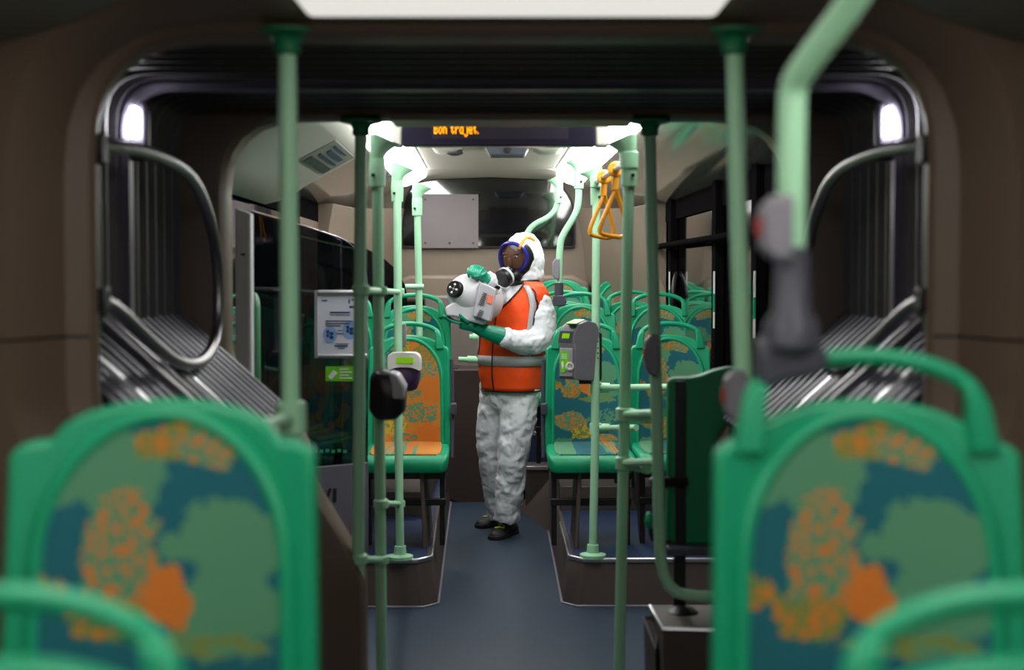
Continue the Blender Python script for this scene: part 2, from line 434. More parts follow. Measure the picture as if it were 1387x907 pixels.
# curved guard hoops on both sides of the gangway
for s in (-1, 1):
    pts = [(.90, 2.96, 1.835), (.88, 3.12, 1.85), (.87, 3.43, 1.862), (.86, 3.82, 1.84), (.86, 4.05, 1.74), (.86, 4.17, 1.60), (.86, 4.17, 1.43),
           (.86, 4.10, 1.36), (.86, 3.92, 1.318), (.86, 3.66, 1.335), (.86, 3.40, 1.40), (.87, 3.16, 1.485), (.88, 3.06, 1.512), (.90, 2.96, 1.517)]
    hp = root('guard_hoop', (s * .87, 3.5, 1.5), ('left' if s < 0 else 'right') + ' curved steel guard hoop closing off the side of the gangway', 'guard rail', 'gangway guard hoops')
    obj('tube', MB().tube([(s * a, b, c) for a, b, c in pts], .0165, smooth=2), M['steel'], hp)
    obj('bracket', MB().box((s * .868 - .012, 2.98, 1.80), (s * .868 + .014, 3.03, 1.86)), M['black'], hp, bev=.004)
    obj('bracket', MB().box((s * .868 - .012, 2.98, 1.49), (s * .868 + .014, 3.03, 1.54)), M['black'], hp, bev=.004)
    cl = root('corner_light', (s * 1.0, 3.84, 1.98), ('left' if s < 0 else 'right') + ' small bright lamp in the upper corner of the bellows ring', 'light', 'gangway corner lamps')
    obj('housing', MB().box((s * 1.0 - .03, 3.80, 1.87), (s * 1.0 + .03, 3.845, 2.03)), M['ring'], cl, bev=.012)
    obj('lens', MB().prism([(s * (1.0 + a), 3.80, b) for a, b in ((-.012, 1.93), (.010, 1.93), (.010, 1.975), (-.004, 2.01), (-.012, 2.0))], (0, -.03, 0)), M['corner'], cl, bev=.003)
    # black shutter edge beside the portal jamb
    struct('trim_edge', MB().box((s * .90 - .012, 3.052, 1.44), (s * .90 + .012, 3.085, 1.84)), M['black'])

# ------------------------------------------------------------------ far portal
def far_outline(g):
    pts = [(-.905 - g, 2.055 + g), (.875 + g, 2.055 + g), (.875 + g, 1.26 - g * .3), (.66 + g, 1.05 - g * .5), (.66 + g, bot), (-.47 - g, bot), (-.47 - g, .62), (-.638 - g, .90), (-.655 - g, 1.045 - g * .3), (-.905 - g, 1.27 - g * .3)]
    return rounded(pts, [.24, .24, .07, .06, .01, .01, .05, .06, .05, .08])


big = rounded([(-1.26, 2.4), (1.24, 2.4), (1.24, 1.26), (1.24, 1.05), (1.24, bot), (-1.26, bot), (-1.26, .62), (-1.26, .90), (-1.26, 1.045), (-1.26, 1.27)], .01)
R = [at(big, 4.46), at(far_outline(.03), 4.46), at(far_outline(.012), 4.465), at(far_outline(0), 4.49), at(far_outline(0), 4.60), at(far_outline(.01), 4.66), at(big, 4.66)]
struct('trim_portal', MB().rings(R, closed=True), M['portal'], ang=30)
struct('trim_header', MB().box((W(530, 160, 4.5).x, 4.452, 2.047), (W(857, 160, 4.5).x, 4.67, 2.07)), M['rearwall'], bev=.004)

# ------------------------------------------------------------------ rear section shell
def rprism(pts, Y0, Y1):
    return MB().rings([[Vector((rx(x, Y0), Y0, z)) for x, z in pts], [Vector((rx(x, Y1), Y1, z)) for x, z in pts]])


struct('ceiling', rprism([(-1.2, 2.33), (1.2, 2.33), (1.2, 2.4), (-1.2, 2.4)], 4.66, 10.7), M['cream'])
struct('ceiling_panel', rprism([(-.44, 2.30), (.44, 2.30), (.44, 2.33), (-.44, 2.33)], 4.66, 10.6), M['cream'], bev=.01)
for s in (-1, 1):
    side = 'left' if s < 0 else 'right'
    lf = root('ceiling_emitter', (rx(s * .53, 7.6), 7.6, 2.25), 'long glowing ceiling strip light on the ' + side + ' above the aisle poles', 'light', 'rear strip lights')
    obj('housing', rprism([(s * .43, 2.325), (s * .45, 2.302), (s * .63, 2.225), (s * .66, 2.235), (s * .66, 2.325)], 4.9, 10.35), M['white'], lf)
    obj('diffuser', rprism([(s * .455, 2.30), (s * .475, 2.262), (s * .54, 2.222), (s * .62, 2.196), (s * .645, 2.205), (s * .64, 2.24)], 4.9, 10.3), M['rear'], lf)
    # cornice panel under the roof edge
    st = [(s * .64, 2.23), (s * .75, 2.165), (s * .90, 2.09), (s * 1.02, 2.045), (s * 1.12, 2.02), (s * 1.12, 2.33), (s * .66, 2.33)]
    struct('trim_cornice', rprism(st, 4.66, 10.4), M['cornice'], ang=50)
    # lower wall
    struct('wall_' + side, rprism([(s * 1.12, 0), (s * 1.2, 0), (s * 1.2, 1.02), (s * 1.12, 1.02)], 4.66, 10.7), M['brown'])
    struct('wall_' + side, rprism([(s * 1.12, 1.9), (s * 1.2, 1.9), (s * 1.2, 2.33), (s * 1.12, 2.33)], 4.66, 10.7), M['matte'])
    y1 = 9.6 if s > 0 else 8.3
    struct('wall_' + side, rprism([(s * 1.12, 1.02), (s * 1.2, 1.02), (s * 1.2, 1.9), (s * 1.12, 1.9)], y1, 10.7), M['brown'])
    w = struct('window_%d' % (1 if s < 0 else 2), rprism([(s * 1.135, 1.02), (s * 1.15, 1.02), (s * 1.15, 1.9), (s * 1.135, 1.9)], 4.66, y1), M['glass'])
    w['label'] = 'dark night window along the ' + side + ' side of the rear section'
# black window posts on the right, with a pale sticker edge on two
for i, (px, Y) in enumerate(((934, 8.75), (992, 7.05), (1047, 6.0))):
    xx = rx(1.135, Y)
    fr = struct('window_post', MB().box((xx - .05, Y - .055, 1.0), (xx, Y + .055, 2.05)), M['matte'], bev=.006)
    tr = struct('trim_strip', MB().box((xx - .056, Y - .062, 1.30), (xx - .048, Y - .054, 1.58)), M['paint'])
    tr = struct('trim_strip', MB().box((xx - .0565, Y - .0625, 1.38), (xx - .0475, Y - .0535, 1.47)), M['seat'])
# rail along the right windows
gr = root('window_rail', (rx(1.05, 7), 7, 1.72), 'black horizontal grab rail running along the right windows', 'rail')
obj('tube', MB().tube([(rx(1.06, 5), 5, 1.74), (rx(1.06, 9.4), 9.4, 1.74)], .018), M['matte'], gr)
for Y in (6.1, 7.15, 8.8):
    obj('bracket', MB().tube([(rx(1.06, Y), Y, 1.74), (rx(1.13, Y), Y, 1.74)], .018), M['black'], gr)
lp = root('loop_rail', (rx(1.07, 8.9), 8.9, 1.4), 'black oval loop handle on the right wall beside the window post', 'rail')
obj('tube', MB().tube([W(925 + 20 * math.cos(a) * 1, 399, 8.9) + Vector((0, .28 * math.cos(a), .19 * math.sin(a))) for a in [2 * PI * i / 24 for i in range(24)]], .014, closed=True), M['black'], lp)

# rear wall with the engine-side window
def rear_pts(pts): return [Vector((rx(x, 10.6), 10.6, z)) for x, z in pts]


struct('wall_rear', rprism([(-1.2, 0), (1.2, 0), (1.2, 2.33), (-1.2, 2.33)], 10.62, 10.72), M['rearwall'])
wo = rounded([(-.50, 2.315), (.44, 2.315), (.62, 2.10), (.62, 1.765), (-.66, 1.765), (-.66, 2.12)], [.2, .2, .12, .03, .03, .12], 6)
w = struct('window_3', MB().prism([Vector((rx(p.x, 10.6), 10.6, p.y)) for p in wo], (0, .015, 0)), M['glass'])
w['label'] = 'dark rear window with a grey board fixed over its left half'
wi = [Vector((rx(p.x, 10.58), 10.585, p.y)) for p in wo]
struct('window_frame', MB().tube(wi, .007, n=6, closed=True), M['black'])
bd = root('cover_board', W(609, 335, 10.55), 'grey square board screwed onto the left part of the rear window', 'panel')
obj('board', MB().prism([W(570, 263, 10.57), W(648, 263, 10.57), W(648, 336, 10.57), W(570, 336, 10.57)], (0, .012, 0)), mat('board_grey', rgb(118, 112, 114), .6, var=.06, vscale=6, bump=.2, bscale=100), bd, bev=.002)
for p in ((576, 270), (641, 270), (576, 329), (641, 329), (609, 329)):
    c = W(*p, 10.568); obj('screw', MB().lathe([(0, 0), (.007, 0), (.006, .004), (0, .005)], 10, Matrix.Translation(c) @ Matrix.Rotation(PI / 2, 4, 'X')), M['black'], bd)
# curved quarter panels and ledges left and right of the rear window
for s in (-1, 1):
    q = []
    for Y, x0, zt in ((9.2, 1.08, 2.02), (9.8, 1.0, 2.02), (10.2, .88, 2.03), (10.55, .70, 2.05)):
        q.append([Vector((rx(s * x, Y), Y, z)) for x, z in ((x0 + .06, .9), (x0 + .05, 1.42), (x0, 1.55), (x0 - .02, 1.8), (x0 - .06, zt), (1.13, zt), (1.13, .9))])
    struct('wall_quarter', MB().rings(q), M['rearwall'], bev=.015, ang=50)
struct('trim_ledge', rprism([(-.72, 1.36), (.72, 1.36), (.72, 1.5), (.6, 1.56), (-.6, 1.56), (-.72, 1.5)], 10.42, 10.6), M['rearwall'], bev=.03, seg=3)
struct('ceiling_end', MB().rings([[Vector((rx(x, Y), Y, z)) for x, z in ((-.60, z0), (-.42, z0 + .03), (0, z0 + .045), (.38, z0 + .03), (.56, z0), (.56, 2.33), (-.60, 2.33))] for Y, z0 in ((10.0, 2.27), (10.56, 2.235))]), M['cream'], ang=50)

# ceiling camera and fittings near the rear
cm = root('ceiling_camera', W(687, 200, 8.3), 'dark rounded camera pod fixed to the pale ceiling panel above the aisle', 'camera')
c0 = W(687, 207, 8.2)
obj('housing', MB().rings([[c0 + Vector((x * k, dy, z)) for x, z in ((-.13, .045), (-.10, -.01), (.10, -.01), (.13, .045))] for k, dy in ((1, 0), (1, .25))]), mat('pod_blue_grey', rgb(80, 88, 100), .3, var=.1, vscale=30), cm, bev=.008)
obj('lens', MB().lathe([(0, 0), (.022, 0), (.022, .012), (0, .016)], 14, Matrix.Translation(c0 + Vector((0, -.001, .018))) @ Matrix.Rotation(PI / 2, 4, 'X')), M['black'], cm)
c0 = W(616, 208, 8.3)
sp = root('ceiling_vent', c0, 'small dark round vent in the pale ceiling left of the camera pod', 'vent')
obj('rim', MB().lathe([(0, .02), (.045, .02), (.05, 0), (.02, -.012), (0, -.012)], 20, Matrix.Translation(c0)), M['dgrey'], sp)
for s, px in ((-1, 606), (1, 742)):
    c0 = W(px, 208, 8.3)
    struct('ceiling_recess', MB().rings([[c0 + Vector((x, y, .03)) for x, y in ((-.09, -.15), (.09, -.15), (.09, .25), (-.09, .25))], [c0 + Vector((x, y, .008)) for x, y in ((-.05, -.1), (.05, -.1), (.05, .2), (-.05, .2))]]), M['cream'], bev=.008)

# ------------------------------------------------------------------ rear platforms
def plat(pts_top, z, slope, name='platform', m=None):
    """pts: (x, Y, outward dx, outward dY) counterclockwise; skirt leans out at the foot"""
    top = [Vector((x, y, z)) for x, y, dx, dy in pts_top]
    low = [Vector((x + dx * slope, y + dy * slope, 0)) for x, y, dx, dy in pts_top]
    return struct(name, MB().rings([low, top]), M['skirt'], bev=.004)


def P0(px, py, z):
    """point seen at px,py on the horizontal plane z"""
    a = W(px, py, 1.0) - Vector((0, 0, CAMZ)); t = (z - CAMZ) / a.z
    return Vector((0, 0, CAMZ)) + a * t


LF = P0(583, 758, .22); LB = P0(603, 665, .20)
RF = P0(772, 757, .22); RB = P0(752, 672, .20)
LB = Vector((LF.x - .07, 9.75, .22)); RB = Vector((RF.x - .03, 9.75, .22))
plat([(rx(-1.12, 6.72), LF.y, 0, -1), (LF.x - .06, LF.y, .4, -1), (LF.x, LF.y + .08, 1, -1), (LB.x, LB.y, 1, 0), (rx(-1.12, 9.75), LB.y, 0, 0)], .22, .03)
plat([(RF.x + .06, RF.y, -.4, -1), (rx(1.12, 6.72), RF.y, 0, -1), (rx(1.12, 9.75), RB.y, 0, 0), (RB.x, RB.y, -1, 0), (RF.x, RF.y + .08, -1, -1)], .22, .03)
for nm, pts in (('left', [(rx(-1.11, 6.72), LF.y + .02), (LF.x - .065, LF.y + .02), (LF.x - .02, LF.y + .1), (LB.x - .02, LB.y), (rx(-1.11, 9.7), LB.y)]),
                ('right', [(RF.x + .065, RF.y + .02), (rx(1.11, 6.72), RF.y + .02), (rx(1.11, 9.7), RB.y), (RB.x + .02, RB.y), (RF.x + .02, RF.y + .1)])):
    struct('platform_covering', MB().prism([(a, b, .2195) for a, b in pts], (0, 0, .004)), M['floorblue'])
struct('trim_lip', MB().tube([(rx(-1.1, 6.7), LF.y - .002, .215), (LF.x - .06, LF.y - .002, .215), (LF.x, LF.y + .08, .215), (LF.x - .03, LF.y + 1.0, .215)], .012, n=8, flat=.8), M['alu'])
struct('trim_lip', MB().tube([(rx(1.1, 6.7), RF.y - .002, .215), (RF.x + .06, RF.y - .002, .215), (RF.x, RF.y + .08, .215), (RF.x - .01, RF.y + 1.0, .215)], .012, n=8, flat=.8), M['alu'])
# edging where the skirts meet the floor
struct('trim_seal', MB().tube([(rx(-1.1, 6.7), LF.y - .035, .004), (LF.x - .03, LF.y - .035, .004), (LF.x + .035, LF.y + .04, .004), (LB.x + .035, 9.7, .004)], .006, n=6), M['grey'])
struct('trim_seal', MB().tube([(rx(1.1, 6.7), RF.y - .035, .004), (RF.x + .03, RF.y - .035, .004), (RF.x - .035, RF.y + .04, .004), (RB.x - .035, 9.7, .004)], .006, n=6), M['grey'])
# raised second stage
struct('platform', MB().box((rx(-1.11, 8), 7.85, .22), (LB.x - .03, 9.75, .36)), M['skirt'], bev=.006)
struct('platform', MB().box((RB.x + .03, 8.05, .22), (rx(1.1, 8), 9.8, .36)), M['skirt'], bev=.006)
struct('platform', MB().box((RB.x + .0, 9.8, 0), (rx(1.1, 9), 10.6, .46)), M['skirt'], bev=.006)
# engine box behind the worker, its pale upper wall and the steps to the right
g1 = mat('pale_brown_panel', rgb(112, 104, 100), .5, var=.05, vscale=6)
struct('wall_engine_box', MB().prism([W(585, 672, 9.72) * 1, W(668, 692, 9.72), W(706, 694, 9.72), W(716, 500, 9.72), W(585, 500, 9.72)], (0, .7, 0)), M['darkbrown'], bev=.01)
struct('wall_engine_top', MB().prism([W(575, 400, 10.1), W(740, 400, 10.1), W(740, 520, 10.1), W(575, 520, 10.1)], (0, .3, 0)), g1, bev=.02)
struct('wall_engine_side', MB().box((LB.x - .3, 9.76, 0), (LB.x + .08, 10.4, .92)), M['darkbrown'])
x0 = W(712, 600, 9.4).x; x1 = W(756, 600, 9.4).x
struct('step', MB().box((x0, 9.30, 0), (x1 + .03, 9.7, .30)), M['skirt'], bev=.004)
struct('step', MB().box((x0, 9.55, .30), (x1 + .03, 10.1, .50)), M['floorblue'], bev=.004)
for z, Y in ((.30, 9.30), (.50, 9.55)):
    struct('trim_nosing', MB().box((x0 - .005, Y - .012, z - .02), (x1 + .02, Y + .02, z + .006)), M['alu'], bev=.003)
struct('step_ramp', MB().add([P0(705, 690, 0), P0(757, 732, 0), Vector((RF.x - .01, 9.3, 0)), Vector((RF.x - .03, 8.6, .21)), Vector((RF.x - .03, 9.3, .22)), P0(705, 690, 0) + Vector((0, .3, 0))],
                             [(0, 1, 3), (0, 3, 4, 5), (1, 2, 4, 3), (0, 5, 2, 1), (5, 4, 2)]), M['skirt'])
hr = root('low_handrail', W(640, 486, 9.6), 'short pale green handrail stub low behind the worker', 'rail')
obj('tube', MB().tube([W(621, 486, 9.6), W(662, 488, 9.6), W(676, 488, 9.7), W(680, 488, 10.15)], .016), M['pole'], hr)
obj('collar', MB().tube([W(633, 486.4, 9.6), W(645, 486.8, 9.6)], .024), M['pole'], hr)
hr = root('low_handrail', W(652, 455, 9.7), 'pale green rail end showing just under the raised glove', 'rail')
obj('tube', MB().tube([W(636, 456, 9.7), W(672, 457, 9.7), W(682, 457, 9.8), W(684, 457, 10.15)], .018), M['pole'], hr)
obj('collar', MB().tube([W(640, 456, 9.7), W(646, 456.2, 9.7)], .025), M['pole'], hr)

# ------------------------------------------------------------------ door side left in the rear section
# tinted screen panel standing beside the door
scr = root('door_screen', W(430, 760, 6.3), 'dark tinted glass screen with a sloping top edge beside the left door', 'screen')
def S(px):
    """depth of the screen's plane under photo column px"""
    u0, u1, u = (340 - 693.5) / F, (560 - 693.5) / F, (px - 693.5) / F
    X0, X1 = u0 * 5.7, u1 * 6.7; m = (X1 - X0) / 1.0
    return (X0 - m * 5.7) / (u - m)


edge = [(340, 285), (400, 302), (450, 318), (468, 325), (480, 335), (490, 350), (496, 368), (498, 395), (498, 600)]
pl = [W(a, b, S(a)) for a, b in edge] + [W(498, 626, S(498)), W(340, 640, S(340))]
obj('glass', MB().prism(pl, (0, .008, 0)), M['tint'], scr)
obj('edge', MB().tube([W(a, b, S(a)) for a, b in edge[:8]], .003, n=6, smooth=1), M['alu'], scr)
lowp = [W(342, 640, S(342) - .01), W(498, 626, S(498) - .01), W(498, 757, S(498) - .01), W(342, 775, S(342) - .01)]
obj('lower_panel', MB().prism(lowp, (0, .04, 0)), mat('screen_grey_panel', rgb(84, 80, 92), .5, var=.04, vscale=10), scr, bev=.004)
sc2 = root('rear_screen', W(520, 480, 8.9), 'fainter dark glass screen with a curved corner behind the left seats', 'screen')
obj('glass', MB().prism([W(a, b, 8.85) for a, b in ((430, 312), (495, 336), (520, 350), (540, 368), (550, 390), (553, 420), (553, 520), (430, 520))], (0, .008, 0)), M['tint'], sc2)
obj('stand', MB().tube([W(500, 480, 8.86), Vector((W(500, 480, 8.86).x, 8.86, .36))], .012), M['black'], sc2)
for px_ in (350, 480):
    b_ = W(px_, 745, S(px_) + .02); obj('foot', MB().tube([b_, Vector((b_.x, b_.y, 0.0))], .014), M['black'], scr)
# black block letters on the grey lower panel
def letter_strokes(mb, strokes, x0, y0, w, h, Yf, th):
    for (ax, ay), (bx, by) in strokes:
        A = Vector((x0 + ax * w, y0 + ay * h)); B = Vector((x0 + bx * w, y0 + by * h)); d = (B - A).normalized(); n = Vector((-d.y, d.x)) * th
        q = [A + n, B + n, B - n, A - n]
        mb.prism([W(p.x, p.y, Yf(p.x)) for p in q], (0, -.004, 0))


mb = MB()
letter_strokes(mb, [((0, 0), (.5, 1)), ((.5, 1), (1, 0))], 435, 661, 13, 17, lambda x: S(x) - .012, 1.7)
letter_strokes(mb, [((0, 0), (0, 1))], 454, 661, 1, 18, lambda x: S(x) - .012, 2.1)
obj('lettering', mb, M['black'], scr)
mb = MB()
for k in range(6): letter_strokes(mb, [((0, 0), (1, 0))], 425 + k * 8, 610 + (k % 2), 5, 1, lambda x: S(x) - .004, 2.2)
obj('small_print', mb, M['seatdark'], scr)
# aluminium posts
for (a, b, c, d, Y, lab) in ((318, 285, 340, 560, 5.0, 'broad aluminium door post with a slanted top left of the dark screen'), (450, 322, 462, 394, 6.45, 'narrow aluminium post seen through the tinted screen above the poster')):
    t = root('door_post', W((a + c) / 2, d, Y), lab, 'post')
    obj('profile', MB().prism([W(a, b - 4, Y), W(c, b + 4, Y), Vector((W(c, d, Y).x, Y, 0)), Vector((W(a, d, Y).x, Y, 0))], (0, .05, 0)), M['postgrey'] if a < 400 else M['steel'], t, bev=.004)
    if a < 400:
        obj('front_rib', MB().prism([W(c - 4, b + 6, Y - .004), W(c - 1, b + 7, Y - .004), W(c - 1, d, Y - .004), W(c - 4, d, Y - .004)], (0, .01, 0)), M['paint'], t)
        obj('latch_slot', MB().prism([W(326, 343, Y - .002), W(332, 343, Y - .002), W(332, 346, Y - .002), W(326, 346, Y - .002)], (0, .006, 0)), M['black'], t)
t = root('door_handle_bar', W(347, 560, 5.3), 'upright green handle tube with rounded top beside the aluminium door post', 'handle')
obj('tube', MB().tube([Vector((W(346, 640, 5.3).x, 5.3, 0)), W(346, 420, 5.3), W(345, 408, 5.32), W(343, 402, 5.36), W(342, 402, 5.42)], .019, smooth=1), mat('deep_green_tube', rgb(70, 130, 92), .4, var=.05), t)
# poster in snap frame
po = root('poster_frame', W(474, 485, 6.2), 'white safety poster with two blue circles in an aluminium snap frame', 'poster')
PY = 6.0
q = lambda a, b, c, d, o=0.0: [W(a, b, PY - o), W(c, b, PY - o), W(c, d, PY - o), W(a, d, PY - o)]
obj('backing', MB().prism(q(427, 393, 497, 485), (0, .012, 0)), M['grey'], po)
obj('sheet', MB().prism(q(430, 399, 494, 479, .002), (0, .002, 0)), M['paper'], po)
obj('top_profile', MB().tube([W(431, 396, PY - .004), W(497, 396, PY - .004)], .011, n=10), M['alu'], po)
obj('bottom_profile', MB().tube([W(431, 482, PY - .004), W(497, 482, PY - .004)], .011, n=10), M['alu'], po)
obj('side_profile', MB().prism(q(426, 393, 430, 485, .006), (0, .01, 0)), M['alu'], po)
obj('side_profile', MB().prism(q(494, 393, 498, 485, .006), (0, .01, 0)), M['alu'], po)
mb = MB()
for a, b, c, d in ((436, 406, 443, 408), (472, 405, 474, 411), (476, 405, 480, 407), (473, 414, 483, 417), (447, 422, 474, 424), (447, 426, 452, 426.8), (453, 426, 474, 426.8), (441, 434, 478, 435.4), (441, 437.4, 474, 438.8), (441, 440.6, 462, 441.8),
                   (457, 447, 464, 448), (455, 451, 466, 452), (454, 465, 472, 466), (453, 467.5, 471, 469.5), (458, 471, 467, 472)):
    mb.prism(q(a, b, c, d, .004), (0, .001, 0))
obj('printing', mb, M['ink'], po)
mb = MB(); mi = MB()
for cx, cy, r in ((447, 453, 9.5), (474, 447, 10.5)):
    mb.prism([W(cx + r * math.cos(a), cy + r * 1.2 * math.sin(a), PY - .0035) for a in [2 * PI * i / 20 for i in range(20)]], (0, .001, 0))
    for k in range(4):
        mi.prism([W(cx - 3 + (k % 2) * 5 + (2.2 + k % 2) * math.cos(a), cy - 4 + k * 2.6 + 2.6 * math.sin(a), PY - .0045) for a in [2 * PI * i / 7 for i in range(7)]], (0, .0008, 0))
obj('circle_picture', mb, M['inklight'], po); obj('hand_picture', mi, M['ink'], po)
st = root('green_sticker', W(462, 516, 6.2), 'small lime green notice sticker with a white icon below the poster', 'sticker')
obj('sheet', MB().prism(q(441, 496, 484, 516), (0, .002, 0)), M['lime'], st)
mb = MB()
mb.prism([W(444, 510, PY - .003), W(452, 501, PY - .003), W(457, 505, PY - .003), W(449, 514, PY - .003)], (0, .001, 0))
for k in range(4): mb.prism(q(460, 499 + k * 4, 472 + (k % 2) * 5, 500.4 + k * 4, .003), (0, .001, 0))
obj('icon', mb, M['paint'], st)
# overhead housing on the left cornice with its grille panel
us = root('overhead_unit', (rx(-.9, 6), 6, 2.1), 'white rounded overhead housing with grey grille panel above the left door', 'housing')
R = []
for Y, g in ((4.75, .0), (5.4, .0), (6.7, .0), (6.78, -.01), (6.85, -.05)):
    R.append([Vector((rx(x, Y), Y, z)) for x, z in ((-.585 + g, 2.25), (-.60 + g, 2.17), (-.64 + g, 2.117), (-.65 + g, 2.112), (-.80 + g, 2.033), (-.90 + g, 1.975), (-.98, 1.93), (-1.10, 1.90), (-1.12, 2.2))])
obj('shell', MB().rings(R), M['white'], us, ang=60)
qa = [Vector((rx(-.80, 5.8), 5.8, 2.033)), Vector((rx(-.65, 5.8), 5.8, 2.112)), Vector((rx(-.65, 6.65), 6.65, 2.112)), Vector((rx(-.80, 6.65), 6.65, 2.033))]
nn = (qa[1] - qa[0]).cross(qa[3] - qa[0]).normalized()
if nn.z > 0: nn = -nn
qa = [p + nn * .004 for p in qa]
obj('grille_panel', MB().prism(qa, -nn * .02), mat('grille_grey', rgb(150, 150, 142), .4, var=.04), us, bev=.004)
def bil(u, v): return (qa[0] * (1 - u) + qa[1] * u) * (1 - v) + (qa[3] * (1 - u) + qa[2] * u) * v
for (u0, u1, v0, v1, mm) in ((.05, .3, .08, .92, 'dgrey'), (.42, .5, .15, .85, 'ink'), (.6, .74, .2, .8, 'ink'), (.84, .9, .15, .7, 'ink')):
    obj('slot', MB().prism([bil(u0, v0) + nn * .002, bil(u1, v0) + nn * .002, bil(u1, v1) + nn * .002, bil(u0, v1) + nn * .002], nn * .002), M[mm], us)

# ------------------------------------------------------------------ LED sign
YS = 5.25
sg = root('display_sign', W(676, 198, YS), 'long black destination display reading Bon trajet in amber dots', 'sign')
obj('face', MB().prism([W(545, 150, YS), W(806, 150, YS), W(806, 198, YS), W(545, 198, YS)], (0, .07, 0)), M['signblack'], sg, bev=.006)
for a, b in ((527, 545), (806, 825)):
    obj('end_cap', MB().prism([W(a, 150, YS), W(b, 150, YS), W(b, 198.5, YS), W(a + (5 if a < 600 else 0), 198.5, YS)], (0, .07, 0)), M['white'], sg, bev=.01)
obj('mount', MB().prism([W(600, 96, YS + .02), W(760, 96, YS + .02), W(760, 155, YS + .02), W(600, 155, YS + .02)], (0, .04, 0)), M['black'], sg)
GL = {'B': ["1110", "1001", "1001", "1110", "1001", "1001", "1110", "0000", "0000"], 'o': ["0000", "0000", "0110", "1001", "1001", "1001", "0110", "0000", "0000"],
      'n': ["0000", "0000", "1110", "1001", "1001", "1001", "1001", "0000", "0000"], 't': ["0100", "0100", "1110", "0100", "0100", "0101", "0010", "0000", "0000"],
      'r': ["0000", "0000", "1011", "1100", "1000", "1000", "1000", "0000", "0000"], 'a': ["0000", "0000", "0111", "1001", "1001", "1001", "0111", "0000", "0000"],
      'j': ["0001", "0000", "0001", "0001", "0001", "0001", "0001", "1001", "0110"], 'e': ["0000", "0000", "0110", "1001", "1111", "1000", "0111", "0000", "0000"],
      '.': ["0000", "0000", "0000", "0000", "0000", "0000", "1000", "0000", "0000"], ' ': ["0000"] * 9}
mb = MB(); cx = 588; px = 1.22
for ch in "Bon trajet.":
    for r_, row in enumerate(GL[ch]):
        for c_, v in enumerate(row):
            if v == '1':
                a, b = cx + c_ * px, 167.6 + r_ * 1.95
                mb.prism([W(a, b, YS - .004), W(a + px * .95, b, YS - .004), W(a + px * .95, b + 1.75, YS - .004), W(a, b + 1.75, YS - .004)], (0, .003, 0))
    cx += px * (3.4 if ch == ' ' else (2.6 if ch == '.' else 5.0))
obj('lettering', mb, M['led'], sg)
obj('text_window', MB().prism([W(585, 150, YS - .001), W(770, 150, YS - .001), W(770, 188, YS - .001), W(585, 188, YS - .001)], (0, .002, 0)), mat('sign_window', rgb(58, 55, 70), .25, var=.02), sg)

# ------------------------------------------------------------------ poles
def flange(p, up=True, r=.075, h=.05):
    s = 1 if up else -1
    return MB().lathe([(r, 0), (r, -.008 * s), (.034, -.03 * s), (.028, -h * s), (.020, -h * s)], 24, Matrix.Translation(p))


def pole(path, r, label, top=None, foot=None, smooth=0, name='grab_pole', m='pole', group=None, funnel=None):
    P = [Vector(p) for p in path]
    t = root(name, P[-1], label, 'pole', group)
    obj('tube', MB().tube(P, r, n=16, smooth=smooth), M[m], t)
    if top:
        obj('top_flange', MB().lathe([(.066, 0), (.066, -.006), (.034, -.014), (.027, -.026), (.028, -.044), (r, -.05)], 24, Matrix.Translation(P[0])), M[top], t)
    if foot:
        obj('foot_flange', MB().lathe([(.062, 0), (.062, .014), (.03, .022), (.027, .06), (r, .062)], 20, Matrix.Translation(P[-1])), M[foot], t)
    if funnel:
        # clip collar with flared trumpet reaching up to the ceiling, leaning to one side
        c = P[0]; k = funnel
        obj('collar', MB().lathe([(r + .001, -.10), (.028, -.098), (.03, -.03), (.028, 0)], 20, Matrix.Translation(c)), M[m], t)
        R = []
        for i in range(7):
            q = i / 6; rr = .026 + .055 * q ** 2
            cc = c + Vector((k * .0 * q ** 2, 0, .085 * q))
            R.append([cc + Vector(((rr if math.cos(a) * k > 0 else .027) * math.cos(a), (.027 + .014 * q) * math.sin(a), -.035 * q * max(0, math.cos(a) * k))) for a in [2 * PI * j / 20 for j in range(20)]])
        obj('trumpet', MB().rings(R), M[m], t)
        obj('bolt', MB().lathe([(0, 0), (.007, 0), (.007, .004), (0, .005)], 10, Matrix.Translation(c + Vector((-.012 * k, -.029, -.06))) @ Matrix.Rotation(PI / 2, 4, 'X')), M['black'], t)
    return t


def clamp(mb, p, r=.032, h=.05): mb.lathe([(r * .8, -h / 2), (r, -h / 2 + .005), (r, h / 2 - .005), (r * .8, h / 2)], 18, Matrix.Translation(p))


def stop_button(px, py, hw, hh, Y, label, red=False):
    c = W(px, py, Y)
    t = root('stop_button', c, label, 'button', 'stop request buttons')
    w = hw * Y / F; h = hh * Y / F
    o = [(-1, -.62), (-.2, -1), (1, -1), (1, 1), (-.2, 1), (-1, .62)]
    obj('housing', MB().prism([c + Vector((a * w, -.03, b * h)) for a, b in o], (0, .05, 0)), M['grey'], t, bev=.006)
    if red: obj('push_button', MB().prism([c + Vector((a, b, d)) for a, b, d in ((-w * .98, -.015, -h * .3), (-w * .98, .01, -h * .3), (-w * .98, .01, h * .3), (-w * .98, -.015, h * .3))], (-.005, 0, 0)), M['red'], t, bev=.003)
    return t


